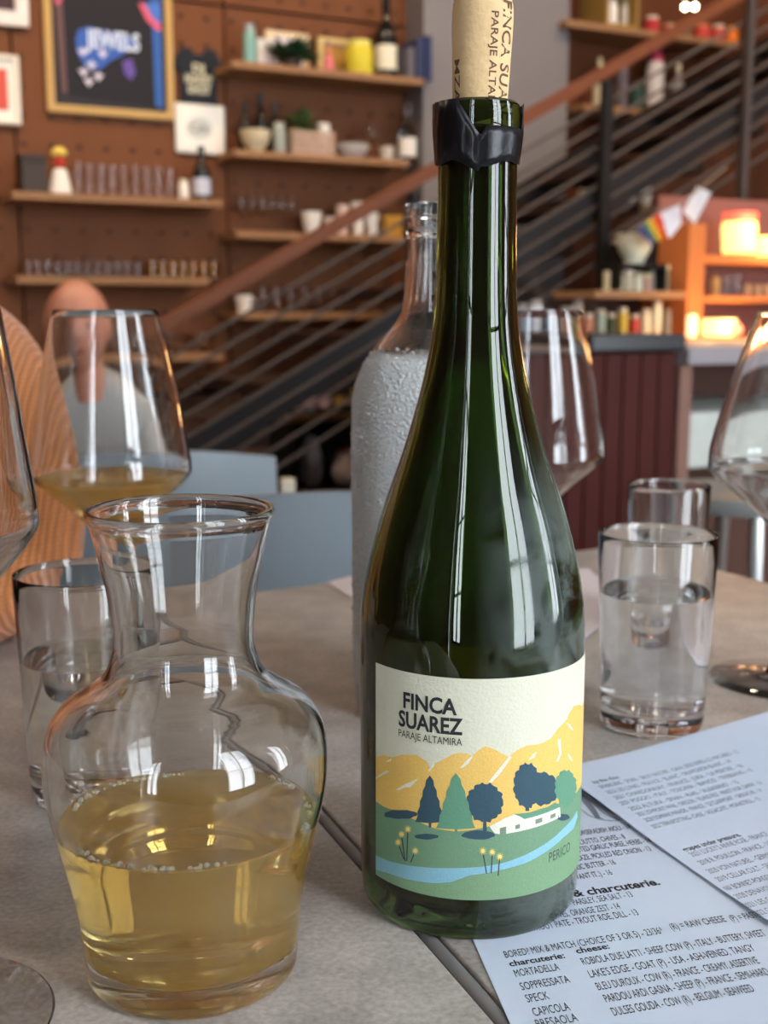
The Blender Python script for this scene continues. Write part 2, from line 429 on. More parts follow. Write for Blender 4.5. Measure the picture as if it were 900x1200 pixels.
for i in range(-6, 17):
    for j in range(28):
        z = .78 + j * step; x = uu + i * step
        if x > seams[-1] - .05: continue
        pegs.lathe([(0, -.006), (.008, -.006), (.010, 0)], 8, (0, 0, 0))
        n = len(pegs.v) - 17
        for k in range(17):
            a, b, c = pegs.v[n + k]; pegs.v[n + k] = (x + a - mid, c, z + b)
po = pegs.build('peg_plugs', flat(74, 40, 26), wall); po.location = (0, VW - .001 - (VB + .05), 0); po['kind'] = 'stuff'
# grey column between the two wooden stretches
ucl, ucr = onv(496, 150, VB - .17)[0], onv(664, 150, VB - .17)[0]
structure(rb('wall_column', M_GREY, ucl, ucr, VB - .17, VB - .002, 0, HC))
ORD_L = ['first', 'second', 'third', 'fourth']
structure(rb('baseboard_back', M_DARK, UL, ucl - .01, VW - .02, VW - .001, 0, .1))
for i_, (u, v) in enumerate(FILL_LAMPS):
    t = thing('added_fill_lamp', ORD_L[i_] + ' round added fill lamp from the left, out of view above the far wall', 'lamp', RW(u, v, HC - .085), PHI, 'added fill lamps')  # unseen fixture made up to go with the added fill light
    MB().lathe([(.085, .083), (.095, .083), (.095, .0), (.088, 0), (.085, .01)], 20).build('trim_ring', M_BLACKMETAL, t, True)
    MB().lathe([(0, .05), (.08, .05), (.08, .055), (0, .055)], 20).build('lens', emit('fill_lamp_lens', (1, .75, .5, 1), 6), t)

# ================================================================== SHELVES AND WHAT STANDS ON THEM
SD = .2
VS = VB - .03 - SD                           # front edge of wall shelves
def shelf(label, x0, y0, x1, y1, v=VS, d=SD, th=.024, mat=None):
    ua, za, _ = onv(x0, y0, v); ub, zb, _ = onv(x1, y1, v); z = (za + zb) / 2
    c = (ua + ub) / 2; L = (ub - ua) / 2
    o = MB().box(-L, L, -d / 2 + .001, d / 2 - .001, -th, 0, .002).build('wall_shelf', mat or M_SHELF, loc=RW(c, v + d / 2, z), rotz=PHI)
    tag(o, label, 'shelf', 'wooden wall shelves'); return z
def tumbler_mb(w, h, n=14):
    r = w / 2
    return MB().lathe([(0, 0), (r * .85, 0), (r, h), (r * .9, h), (r * .78, .12 * h), (0, .12 * h)], n)
def leafblob(parent, rx, ry, rz, cz, mat, n=26, size=.03, seed=1, name='leaf'):
    rn = random.Random(seed)
    for i in range(n):
        a = rn.uniform(0, 2 * PI); e = rn.uniform(-.2, 1); k = rn.uniform(.5, 1)
        c = Vector((math.cos(a) * rx * k * math.sqrt(1 - max(e, 0) ** 2 * .8), math.sin(a) * ry * k, cz + e * rz))
        d = Vector((math.cos(a), math.sin(a) * .6, rn.uniform(-.3, .8))).normalized(); s = d.cross(Vector((0, 0, 1))).normalized()
        nrm = d.cross(s) * .15; L = size * rn.uniform(.8, 1.4)
        vs = [c - d * L, c - s * L * .4 + nrm * L, c + s * L * .4 + nrm * L, c + d * L, c - nrm * L * .6]
        MB().add(vs, [(0, 1, 4), (0, 4, 2), (1, 3, 4), (4, 3, 2), (0, 2, 1), (1, 2, 3)]).build(name, mat, parent)

def item(kind, label, cat, x, ztop, w, h, v=None, cols=None, group=None, name=None):
    """w, h in photo pixels; the thing stands on the height ztop at photo column x"""
    v = v if v is not None else VS + SD * .5
    yy = 365
    u, _, k = onv(x, yy, v); w *= k; h *= k
    t = thing(name or kind, label, cat, RW(u, v, ztop), PHI, group); c = cols or []
    r = w / 2
    if kind == 'bottle':
        MB().lathe(smoothline([(0, 0), (r * .95, 0), (r, h * .03), (r, h * .5), (r * .8, h * .62), (r * .36, h * .75), (r * .33, h * .97), (r * .3, h), (0, h)], 3), 16).build('body', c[0], t, True)
        MB().lathe([(r * 1.01, h * .12), (r * 1.03, h * .12), (r * 1.03, h * .42), (r * 1.01, h * .42)], 16).build('label_band', c[1], t, True)
        MB().lathe([(r * .37, h * .84), (r * .4, h * .84), (r * .38, h * 1.005), (0, h * 1.01)], 12).build('capsule', c[2] if len(c) > 2 else c[0], t, True)
    elif kind == 'tumbler':
        tumbler_mb(w, h).build('glass_wall', M_BGLASS, t, True)
    elif kind == 'stem_glass':
        MB().lathe(smoothline([(0, 0), (r * .75, 0), (r * .7, h * .02), (r * .09, h * .05), (r * .08, h * .4), (r * .55, h * .5), (r, h * .66), (r * .72, h)], 3) + smoothline([(r * .66, h), (r * .92, h * .66), (r * .5, h * .54), (0, h * .5)], 3), 14).build('glass_wall', M_BGLASS, t, True)
    elif kind == 'jar':
        MB().lathe([(0, 0), (r * .95, 0), (r, h * .05), (r, h * .75), (r * .85, h * .84), (0, h * .84)], 16).build('body', c[0], t, True)
        MB().lathe([(r * .8, h * .842), (r * .82, h), (0, h)], 16).build('lid', c[1], t, True)
    elif kind == 'cup':
        MB().lathe([(0, 0), (r * .7, 0), (r, h), (r * .9, h), (r * .62, h * .12), (0, h * .1)], 16).build('cup_wall', c[0], t, True)
        MB().tube([(r * .9, 0, h * .8), (r * 1.4, 0, h * .75), (r * 1.35, 0, h * .35), (r * .8, 0, h * .25)], r * .1, 6).build('handle', c[0], t, True)
    elif kind == 'bowl':
        MB().lathe(smoothline([(0, 0), (r * .45, 0), (r * .5, h * .08), (r * .85, h * .5), (r, h)], 3) + [(r * .94, h), (r * .75, h * .5), (0, h * .14)], 20).build('bowl_wall', c[0], t, True)
        MB().lathe([(r * .5, -.0), (r * .52, .0), (r * .52, h * .07), (r * .48, h * .07)], 16).build('foot_ring', c[0], t, True)
    elif kind == 'book':
        MB().box(-r, r, -.07, -.066, 0, h).box(-r, -r + .003, -.07, .06, 0, h).box(r - .003, r, -.07, .06, 0, h).build('cover', c[0], t)
        MB().box(-r + .003, r - .003, -.065, .055, .003, h - .003).build('pages', flat(220, 212, 196), t)
    elif kind == 'box':
        MB().box(-r, r, -r * .7, r * .7, 0, h * .8, .003).build('body', c[0], t)
        MB().box(-r * 1.03, r * 1.03, -r * .73, r * .73, h * .8, h, .003).build('lid', c[1], t)
    elif kind == 'frame':
        e = min(w, h) * .12
        MB().box(-r, r, -.008, .01, 0, e).box(-r, r, -.008, .01, h - e, h).box(-r, -r + e, -.008, .01, e, h - e).box(r - e, r, -.008, .01, e, h - e).build('frame_border', c[0], t)
        MB().box(-r + e, r - e, -.002, .008, e, h - e).build('mount', c[1], t)
        MB().box(-r * .55, r * .55, -.004, -.002, h * .28, h * .72).build('picture', c[2], t)
    elif kind == 'plant':
        MB().lathe([(0, 0), (r * .3, 0), (r * .4, h * .3), (r * .34, h * .3), (0, h * .25)], 14).build('pot', c[0], t, True)
        leafblob(t, r * .9, .05, h * .42, h * .42, c[1], 46, r * .42, seed=int(x))
    elif kind == 'crate':
        n = 4; sh = h / n
        for s in (-1, 1):
            for q in range(n):
                MB().box(-r, r, s * r * .6 - .004, s * r * .6 + .004, q * sh + .002, (q + 1) * sh - .003).build('slat', c[0], t)
            MB().box(s * r - .005, s * r + .005, -r * .6 + .005, r * .6 - .005, 0, h).build('end_board', c[0], t)
        MB().box(-r + .006, r - .006, -r * .6 + .005, r * .6 - .005, 0, .006).build('bottom_board', c[0], t)
    elif kind == 'figurine':
        MB().lathe(smoothline([(0, 0), (r * .9, 0), (r, h * .1), (r * .75, h * .4), (r * .5, h * .55), (0, h * .56)], 3), 14).build('body', c[0], t, True)
        MB().ball((0, 0, h * .7), r * .55, 12).build('head', c[1], t, True)
        MB().lathe([(r * .7, h * .84), (r * .72, h * .9), (r * .4, h), (0, h)], 12).build('hat', c[2], t, True)
    return t

WHT, CRM = flat(222, 218, 210), flat(220, 208, 180)
BLK = plain('dark_bottle', srgb(16, 18, 16), .15)
S1 = shelf('upper wooden shelf under the dark poster, lined with clear tumblers', 14, 222, 262, 236)
S2 = shelf('lower-left wooden shelf carrying a row of short glasses', 20, 319, 245, 330)
S3 = shelf('lowest left wooden shelf with two glass bowls, behind the wine glass', 20, 408, 262, 424)
A1 = shelf('top middle wooden shelf with picture frames, plant and yellow tin', 272, 70, 497, 92)
A2 = shelf('second middle wooden shelf with the striped crate and dark bottles', 275, 172, 480, 190)
A3 = shelf('third middle wooden shelf with stemware and white cups behind the handrail', 277, 266, 482, 281)
A4 = shelf('fourth middle wooden shelf with a row of clear glasses', 277, 361, 482, 371)
B1 = shelf('top right wooden shelf carrying red and orange pots', 665, 22, 868, 50)
B2 = shelf('second right wooden shelf behind the dark rail post', 685, 118, 832, 138)

item('box', 'dark grey box standing at the left end of the tumbler shelf', 'box', 46, S1, 28, 44, cols=[flat(62, 54, 50), flat(52, 46, 44)], name='storage_box')
item('figurine', 'white ceramic figurine with red face and yellow hat beside the dark box', 'figurine', 77, S1, 26, 54, cols=[WHT, flat(190, 60, 46), flat(224, 196, 96)], name='ceramic_figurine')
ORD = ['first', 'second', 'third', 'fourth', 'fifth', 'sixth', 'seventh', 'eighth', 'ninth', 'tenth', 'eleventh', 'twelfth']
def row(xs, ztop, w, h, label, group, kind='tumbler', v=None):
    t = None
    for i_, x in enumerate(xs):
        vv = v if v is not None else VS + SD * .5
        if t is None:
            t = item(kind, label % ORD[0], 'glass', x, ztop, w, h, v=vv, group=group, name='drinking_glass'); CHILD[t.name] = [o for o in COL.objects if o.parent == t]; k0 = onv(x, 365, vv)[2]
        else:
            u, _, k = onv(x, 365, vv); dup(t, RW(u, vv, ztop), None, label % ORD[i_])
row([98 + i * 13.2 for i in range(9)], S1, 13.4, 38, '%s clear tumbler from the left on the shelf below the dark poster', 'tumblers on the upper left shelf')
item('jar', 'small white candle jar beside the dark bottle on the tumbler shelf', 'jar', 219, S1, 12, 24, cols=[WHT, CRM], name='candle_jar')
item('bottle', 'dark bottle with pale label at the right end of the tumbler shelf', 'bottle', 240, S1, 20, 62, cols=[BLK, flat(190, 194, 210)], name='dark_bottle')
row([36 + i * 11.5 for i in range(12)], S2, 11, 19, '%s short clear glass from the left on the lower-left shelf', 'short glasses on the lower left shelf')
WARMLIT = item('tumbler', 'first gold-tinted glass from the left on the lower-left shelf', 'glass', 180, S2, 11.5, 20, group='warm-light-tinted glasses on the lower left shelf', name='warm_lit_glass')
go = [o for o in COL.objects if o.parent == WARMLIT]; go[0].data.materials[0] = glass('warm_light_tint', (.98, .78, .48, 1), 1.45); CHILD[WARMLIT.name] = go  # warm light on clear glass, put into the tint
for i in range(1, 7):
    dup(WARMLIT, RW(onv(180 + i * 12, 365, VS + .1)[0], VS + .1, S2), None, ORD[i] + ' gold-tinted glass from the left on the lower-left shelf')
item('bowl', 'wide glass bowl at the left on the lowest left shelf', 'bowl', 202, S3, 30, 24, cols=[M_BGLASS], name='glass_bowl')
item('bowl', 'wide glass bowl at the right on the lowest left shelf', 'bowl', 236, S3, 30, 24, cols=[M_BGLASS], name='glass_bowl')
# middle unit, top shelf
item('jar', 'tall clear vase with teal bottom at the left of the top middle shelf', 'vase', 298, A1, 15, 46, cols=[flat(126, 168, 160, .2), flat(150, 160, 160, .2)], name='tall_vase')
item('frame', 'small white card frame left of the lavender framed picture', 'picture', 318, A1, 26, 34, v=VS + .13, cols=[WHT, WHT, flat(210, 200, 206)], name='picture_frame')
item('frame', 'cream framed picture with lavender mount on the top middle shelf', 'picture', 340, A1, 52, 46, v=VS + .165, cols=[flat(216, 196, 160), flat(216, 208, 214), flat(196, 110, 90)], name='picture_frame')
item('plant', 'dark green leafy plant in front of the framed pictures', 'plant', 345, A1, 64, 34, v=VS + .06, cols=[flat(70, 60, 54), flat(32, 58, 36)], name='leafy_plant')
item('frame', 'gold framed brown picture right of the leafy plant', 'picture', 398, A1, 50, 44, v=VS + .165, cols=[flat(200, 176, 120), flat(150, 116, 76), flat(170, 130, 60)], name='picture_frame')
item('figurine', 'small pink and orange figurine in front of the gold frame', 'figurine', 387, A1, 13, 34, v=VS + .05, cols=[flat(206, 110, 120), flat(214, 140, 90), flat(150, 120, 110)], name='small_figurine')
item('jar', 'bright yellow tin beside the champagne bottle on the top shelf', 'tin', 422, A1, 32, 38, v=VS + .07, cols=[flat(196, 182, 52), flat(214, 204, 110)], name='yellow_tin')
item('bottle', 'tall black bottle with round white label on the top middle shelf', 'bottle', 452, A1, 25, 88, cols=[BLK, flat(214, 208, 186)], name='sparkling_wine_bottle')
for x, c, hh, lb in ((471, (96, 92, 100), 34, 'grey book between the black bottle and the navy books'), (481, (52, 60, 92), 44, 'left navy book at the end of the top middle shelf'), (490, (36, 46, 84), 48, 'rightmost navy book against the grey column')):
    item('book', lb, 'book', x, A1, 8.5, hh, cols=[flat(*c)], group='books on the top middle shelf')
# second
for x, hh, lb in ((291, 58, 'short dark bottle at the left end of the second middle shelf'), (309, 70, 'tallest dark bottle on the second middle shelf'), (325, 60, 'dark bottle nearest the striped crate')):
    item('bottle', lb, 'bottle', x, A2, 14, hh, v=VS + .14, cols=[BLK, flat(30, 30, 26)], name='dark_bottle')
item('bowl', 'cream shell-shaped bowl in front of the dark bottles', 'bowl', 303, A2, 36, 24, v=VS + .05, cols=[flat(200, 184, 150)], name='cream_bowl')
item('jar', 'slim pale glass vase left of the striped crate', 'vase', 330, A2, 14, 34, v=VS + .05, cols=[flat(150, 156, 148, .2), flat(170, 170, 160)], name='slim_vase')
CR = item('crate', 'striped slatted wooden crate on the second middle shelf', 'crate', 364, A2, 50, 28, v=VS + .1, cols=[flat(178, 152, 134)], name='slatted_crate')
item('plant', 'green leafy plant standing in the striped crate', 'plant', 357, A2 + .008, 44, 56, v=VS + .1, cols=[flat(90, 70, 50), flat(66, 92, 46)], name='potted_plant')
item('cup', 'white cup right of the green plant in the crate', 'cup', 381, A2 + .008, 14, 36, v=VS + .1, cols=[WHT], name='white_cup')
item('bowl', 'low grey-white dish right of the striped crate', 'dish', 413, A2, 40, 17, cols=[flat(176, 170, 164)], name='low_dish')
item('stem_glass', 'single stemmed glass catching a light on the second middle shelf', 'glass', 437, A2, 20, 44, name='stemmed_glass')
item('cup', 'small pale cup between stemmed glass and clear carafe', 'cup', 453, A2, 18, 17, cols=[flat(190, 180, 168)], name='pale_cup')
item('bottle', 'clear bottle with white label at the end of the second shelf', 'bottle', 477, A2, 20, 66, cols=[glass('clear_bottle', (.9, .9, .9, 1), 1.3), WHT], name='clear_bottle')
# third
row([286 + i * 11.5 for i in range(6)], A3, 13, 46, '%s stemmed glass from the left on the third middle shelf', 'stemmed glasses on the third middle shelf', 'stem_glass')
item('bowl', 'white bowl beside the stemmed glasses on the third middle shelf', 'bowl', 366, A3, 24, 26, cols=[WHT], name='white_bowl')
for x, hh, lb, c in ((388, 20, 'pale cup under the handrail, beside the white bowl', (196, 180, 170)), (402, 34, 'taller pale pink cup behind the handrail', (206, 180, 168)), (420, 38, 'tall white cup on the third middle shelf', (214, 210, 204)), (436, 26, 'wide white cup next to the yellow box', (204, 200, 196))):
    item('cup', lb, 'cup', x, A3, 16, hh, v=VS + .07, cols=[flat(*c)], name='shelf_cup')
item('box', 'mustard yellow box at the right of the third middle shelf', 'box', 458, A3, 22, 24, cols=[flat(170, 124, 40), flat(186, 140, 56)], name='yellow_box')
# fourth
item('cup', 'white cup at the left end of the fourth middle shelf', 'cup', 286, A4, 20, 20, cols=[WHT], name='white_cup')
row([308 + i * 16.5 for i in range(10)], A4, 15, 30, '%s clear glass from the left on the fourth middle shelf', 'glasses on the fourth middle shelf')
# right
cb = thing('wall_cabinet', 'open wooden cabinet box at the left end of the top right shelf', 'cabinet', RW(onv(714, 0, VS + .1)[0], VS + .1, B1), PHI)
k = onv(714, 0, VS)[2]; hw = 24 * k
MB().box(-hw, -hw + .012, -.09, .09, 0, .24).box(hw - .012, hw, -.09, .09, 0, .24).box(-hw, hw, -.09, .09, .24, .252).box(-hw + .012, hw - .012, .08, .09, .012, .24).box(-hw + .012, hw - .012, -.09, .09, 0, .012).build('case', flat(150, 118, 60), cb)
for x, lb in ((706, 'left white canister inside the open wall cabinet'), (724, 'right white canister inside the open wall cabinet')):
    item('jar', lb, 'canister', x, B1 + .012, 15, 30, v=VS + .09, cols=[WHT, flat(190, 190, 190)], name='white_canister')
for i, (x, w_, h_, c, c2, lb) in enumerate(((752, 18, 22, (170, 44, 50), (200, 190, 170), 'crimson pot beside the open wall cabinet'), (772, 16, 16, (170, 80, 66), (180, 150, 120), 'small rust red pot on the top right shelf'),
      (790, 14, 18, (96, 84, 70), (120, 110, 90), 'small brown pot on the top right shelf'), (810, 20, 20, (176, 60, 52), (196, 110, 80), 'wide red pot on the top right shelf'), (828, 15, 22, (190, 70, 60), (220, 200, 180), 'red pot with pale lid near the shelf end'), (843, 14, 22, (226, 116, 34), (236, 150, 60), 'bright orange pot at the end of the top right shelf'))):
    item('jar', lb, 'pot', x, B1, w_, h_, cols=[flat(*c), flat(*c2)], name='glazed_pot')
for i, (kd, x, w_, h_, c, c2, lb) in enumerate((('bottle', 695, 14, 56, (150, 146, 130), (190, 180, 150), 'pale bottle left of the dark rail post'), ('jar', 721, 13, 52, (90, 84, 92), (120, 110, 120), 'grey violet vase right of the dark rail post'),
      ('jar', 738, 18, 32, (34, 62, 58), (50, 80, 76), 'dark teal pot on the second right shelf'), ('jar', 758, 20, 68, (196, 190, 190), (176, 50, 84), 'white and crimson jar on the second right shelf'), ('bottle', 784, 16, 58, (130, 128, 130), (196, 186, 160), 'grey bottle with cream label on the second right shelf'),
      ('cup', 799, 14, 24, (150, 140, 130), (0, 0, 0), 'grey cup beside the cream bowl'), ('bowl', 816, 28, 34, (206, 190, 150), (0, 0, 0), 'tall cream bowl at the end of the second right shelf'))):
    item(kd, lb, 'bottle' if kd == 'bottle' else kd, x, B2, w_, h_, cols=[flat(*c), flat(*c2), flat(*c2)], name={'bottle': 'shelf_bottle', 'jar': 'shelf_jar', 'cup': 'grey_cup', 'bowl': 'cream_bowl'}[kd])
for x, lb in ((803, 'left small glowing bulb above the red pots'), (814, 'right small glowing bulb above the red pots')):
    u, z, k = onv(x, 8, VS + .02)
    t = thing('glowing_bulb', lb, 'bulb', RW(u, VS + .02, z), PHI)
    MB().ball((0, 0, 0), .012, 10).build('bulb_glass', emit('bulb_glow', (1, .86, .6, 1), 14), t, True)
    MB().lathe([(.006, .01), (.007, .03), (0, .03)], 8).build('socket', M_BLACKMETAL, t)
    MB().tube([(0, 0, .03), (0, 0, .22)], .0015, 5).build('wire', M_BLACKMETAL, t)

B3 = shelf('short dark-lit shelf behind the stair bars, carrying pale cups', 668, 232, 770, 244)
for x, hh, c, lb in ((680, 24, (200, 190, 170), 'cream cup left of the dark rail post, behind the stair bars'), (692, 18, (170, 160, 150), 'grey-beige cup touching the dark rail post, behind the bars'), (735, 30, (190, 186, 170), 'taller pale cup behind the stair bars right of the post'), (752, 26, (206, 198, 180), 'rightmost pale cup behind the stair bars')):
    item('cup', lb, 'cup', x, B3, 12, hh, cols=[flat(*c)], name='pale_cup')
# pictures on the left panels
def picture(label, x0, y0, x1, y1, border, cols, v=VW - .004, tiltd=0):
    ua, za, k = onv(x0, y0, v); ub, zb, _ = onv(x1, y1, v)
    w_, h_ = ub - ua, za - zb
    t = thing('framed_picture', label, 'picture', RW((ua + ub) / 2, v, zb), PHI)
    e = border * k; r = w_ / 2
    MB().box(-r, r, -.02, .003, 0, e, .002).box(-r, r, -.02, .003, h_ - e, h_, .002).box(-r, -r + e, -.02, .003, e, h_ - e).box(r - e, r, -.02, .003, e, h_ - e).build('frame_border', cols[0], t)
    MB().box(-r + e, r - e, -.008, .0, e, h_ - e).build('mount', cols[1], t)
    return t, w_, h_, e
def art(t, poly, mat, d, name='printed_shape'):
    f = MB(); n = len(poly)
    f.add([(p[0], -.0085 - d, p[1]) for p in poly] + [(p[0], -.008 - d, p[1]) for p in poly], [tuple(range(n)), tuple(range(n, 2 * n))[::-1]] + [(i, (i + 1) % n, n + (i + 1) % n, n + i) for i in range(n)])
    return f.build(name, mat, t)
t, w_, h_, e = picture('large dark poster reading JEWELS in a gold frame', 47, -45, 203, 142, 9, [flat(184, 148, 86, .4), flat(44, 40, 46)])
kx = w_ / 156; kz = h_ / 187
def PP(x, y): return ((x - 125) * kx, (142 - y) * kz * .985 + .004)
def pa(pts, c, d): art(t, [PP(*p) for p in pts], flat(*c), d)
pa([(60, -30), (190, -30), (190, 130), (60, 120)], (28, 24, 30), .0004)
pa([(178, -20), (190, -20), (190, 128), (180, 126)], (48, 92, 160), .0008)
pa([(62, 0), (70, 0), (72, 118), (65, 118)], (96, 70, 70), .0008)
pa([(88, 35), (100, 30), (150, 36), (160, 46), (140, 62), (124, 72), (112, 84), (96, 84), (86, 66), (84, 48)], (52, 92, 170), .0012)
pa([(162, -8), (172, 14), (186, 26), (190, 24), (190, 18), (178, 8), (170, -8)], (206, 88, 110), .0012)
pa([(170, -10), (176, 8), (190, 18), (190, -10)], (70, 110, 190), .0010)
pa([(140, 70), (152, 66), (156, 84), (150, 94), (142, 86)], (96, 74, 150), .0012)
pa([(62, -10), (74, -10), (66, 6), (62, 6)], (200, 90, 120), .0012)
for (x, y) in ((92, 62), (116, 62), (102, 78), (92, 88), (110, 92), (98, 100)):
    pa([(x - 7, y - 3), (x - 2, y - 1), (x, y - 6), (x + 3, y - 1), (x + 7, y - 2), (x + 3, y + 3), (x, y + 7), (x - 3, y + 3)], (206, 200, 216), .0016)
tm = MB()
def pf(x, y):
    q = PP(x, y); return (q[0], -.0085 - .0018, q[1])
vs, fs, x0, x1, ch = text2d('JEWELS', .03)
tm.add([pf(96 + (a - x0) / (x1 - x0) * 66, 55 - b / ch * 22) for a, b in vs], fs)
tm.build('poster_lettering', flat(206, 216, 232), t)
t, w_, h_, e = picture('white framed picture cut by the left edge, above the red print', -50, -60, 33, 33, 14, [flat(224, 214, 208), flat(206, 196, 192)])
MB().box(-w_ * .3, w_ * .3, -.011, -.008, h_ * .22, h_ * .8).build('picture', flat(66, 46, 50), t)
t, w_, h_, e = picture('white framed red print cut by the left edge', -50, 60, 24, 147, 5, [flat(228, 220, 206), flat(232, 226, 214)])
MB().box(-w_ * .3, w_ * .3, -.011, -.008, h_ * .2, h_ * .8).build('picture', flat(200, 84, 70), t)
# tee shirt and white tray sign
u, z, k = onv(234, 122, VW - .02)
t = thing('hanging_tee_shirt', 'small black tee shirt with cream lettering above the white sign', 'shirt', RW(u, VW - .012, z), PHI)
pts = [(-22, 0), (22, 0), (22, 40), (27, 34), (30, 46), (20, 62), (9, 62), (5, 56), (-5, 56), (-9, 62), (-20, 62), (-30, 46), (-27, 34), (-22, 40)]
n = len(pts)
MB().add([(a * k, -.006, b * k) for a, b in pts] + [(a * k, .006, b * k) for a, b in pts], [tuple(range(n)), tuple(range(n, 2 * n))] + [(i, (i + 1) % n, n + (i + 1) % n, n + i) for i in range(n)]).build('cloth', flat(20, 22, 32), t)
tm = MB()
for s_, yy, ww, hh in (('DJ', 36, 14, 9), ('HUNGRY', 23, 34, 10), ('GHOST', 12, 28, 9)):
    vs, fs, x0, x1, ch = text2d(s_, .03)
    tm.add([((-ww / 2 + (a - x0) / (x1 - x0) * ww) * k, -.0065, (yy + b / ch * hh) * k) for a, b in vs], fs)
tm.build('shirt_lettering', flat(206, 200, 172), t)
u, z, k = onv(236, 180, VW - .02)
t = thing('white_wall_sign', 'white rounded square sign with a grey oval emblem', 'sign', RW(u, VW - .012, z), PHI)
MB().box(-30 * k, 30 * k, -.008, .01, 0, 56 * k, .012).build('board', flat(232, 228, 218, .4), t, True)
MB().lathe([(0, 0), (16 * k, 0), (16 * k, .0006), (0, .0006)], 24).build('emblem', flat(196, 198, 190), t)
em = [o for o in COL.objects if o.parent == t and o.name.startswith('emblem')][0]; em.rotation_euler = (PI / 2, 0, 0); em.location = (-2 * k, -.0081, 28 * k); em.scale = (1, .8, 1)
tm = MB(); vs, fs, x0, x1, ch = text2d('Cafe', .02)
tm.add([((-13 + (a - x0) / (x1 - x0) * 22) * k, -.0092, (24 + b / ch * 9) * k) for a, b in vs], fs); tm.build('emblem_lettering', flat(130, 130, 122), t)

# ================================================================== STAIRCASE
VR = 3.3
ua, za, _ = onv(180, 376, VR); ub, zb, _ = onv(840, 0, VR)
sl = (zb - za) / (ub - ua)
def hz(u): return za + (u - ua) * sl
u_end = ub + 1.0
st = thing('staircase', 'staircase with wooden handrail, metal bars and dark stringer rising to the right', 'staircase', RW(ua, VR, 0), PHI)
def sp(u, v, z): return (u - ua, v - VR, z)
def slanted(u0, u1, dz0, dz1, v0, v1):
    m = MB(); P = []
    for uu_ in (u0, u1):
        for vv in (v0, v1):
            for dz in (dz0, dz1): P.append(sp(uu_, vv, hz(uu_) + dz))
    return m.add(P, [(0, 1, 3, 2), (4, 6, 7, 5), (0, 4, 5, 1), (2, 3, 7, 6), (0, 2, 6, 4), (1, 5, 7, 3)])
slanted(ua, u_end, -.045, -.005, VR - .022, VR + .022).build('handrail', M_RAIL, st)
for i in range(9):
    dz = -.12 - i * .062
    MB().tube([sp(ua, VR - .025, hz(ua) + dz), sp(u_end, VR - .025, hz(u_end) + dz)], .0055, 6).build('rail_bar', M_CABLE, st, True)
slanted(ua, u_end, -.48, -.37, VR - .015, VR + .025).build('stringer', M_STRING, st)
slanted(ua + 1.3, u_end, -.50, -.38, 3.96, 4.0).build('stringer', M_STRING, st)
for x in (482, 706, 868):
    u, z, _ = onv(x, 200, VR - .035)
    zt = hz(u) - .05; zb_ = max(0.0, hz(u) - (2.2 if x == 706 else .84))
    MB().box(u - ua - (.018 if x == 706 else .012), u - ua + (.018 if x == 706 else .012), -.06, -.035, zb_, zt).build('rail_post', M_DARK if x < 860 else M_CABLE, st)
n_t = int((u_end - ua) / .27)
for i in range(n_t):
    u = ua + .2 + i * .27; z = hz(u) - .44
    if z < .05: continue
    MB().box(u - ua - .13, u - ua + .15, .028, .655, z - .04, z, .004).build('tread', M_DKWOOD, st)

# dark bottle rack and bags under the lower end of the stairs
VK = 4.19
ux0, zk, k = onv(318, 484, VK); ux1 = onv(484, 484, VK)[0]
rk = thing('under_stair_rack', 'dark wooden rack behind the lower stairs holding bottles and bags', 'rack', RW(ux0, VK - .14, 0), PHI)
zr = [onv(400, 485, VK - .14)[1], onv(400, 574, VK - .14)[1]]
for z in zr: MB().box(0, ux1 - ux0, 0, .17, z - .025, z, .002).build('board', wood('rack_wood', srgb(104, 70, 44), (2, 12, 12)), rk)
for x in (0, ux1 - ux0 - .03): MB().box(x, x + .03, 0, .17, 0, zr[0] - .026 if x == 0 else zr[0] - .026).build('upright', M_DARK, rk)
MB().box(0, ux1 - ux0, .172, .18, 0, zr[0] + .02).build('back_board', M_DARK, rk)
VKI = VK - .055
for i, (x, c, c2, hh) in enumerate(((344, (20, 60, 70), (180, 150, 160), 46), (362, (18, 84, 92), (170, 140, 150), 44), (380, (24, 28, 28), (180, 150, 160), 50), (398, (22, 24, 24), (150, 120, 60), 60), (414, (22, 22, 22), (140, 110, 60), 66))):
    item('bottle', ['teal bottle at the left of the dark rack', 'brighter teal bottle second on the dark rack', 'black bottle with pinkish label third on the dark rack', 'black bottle with ochre label fourth on the dark rack', 'black bottle with ochre label beside the cold water bottle'][i], 'bottle', x, zr[0], 16, hh, v=VKI, cols=[flat(*c, .2), flat(*c2)], name='rack_bottle')
def bag(label, x, w_, h_, col, band=None, seed=3):
    u, _, k = onv(x, 365, VKI)
    t = thing('plastic_bag', label, 'bag', RW(u, VKI, zr[1]), PHI); rn = random.Random(seed)
    bm = bmesh.new(); bmesh.ops.create_icosphere(bm, subdivisions=3, radius=1)
    for v in bm.verts:
        j = 1 + rn.uniform(-.07, .07); z = (v.co.z + 1) / 2
        v.co = Vector((v.co.x * w_ * k / 2 * j * (1 - .35 * z), v.co.y * .075 * j * (1 - .3 * z), max(0, z * h_ * k * j)))
    MB().bm(bm).build('bag_body', col, t, 'all')
    MB().tube([(-.02, 0, h_ * k * .93), (0, 0, h_ * k * 1.02), (.03, 0, h_ * k * .93)], .008, 6).build('knot', band or col, t, True)
bag('grey white crumpled bag on the low rack board', 362, 30, 62, flat(150, 148, 152), None, 3)
bag('pinkish white bag with a red knot beside the cold water bottle', 404, 42, 44, flat(206, 186, 178), flat(190, 50, 54), 5)
bx = item('box', 'cream box at the right edge of the far chair back', 'box', 334, .52, 16, 30, v=2.6, cols=[flat(200, 190, 170), flat(200, 190, 170)], name='cream_box')
u, _, k = onv(334, 365, 2.6)
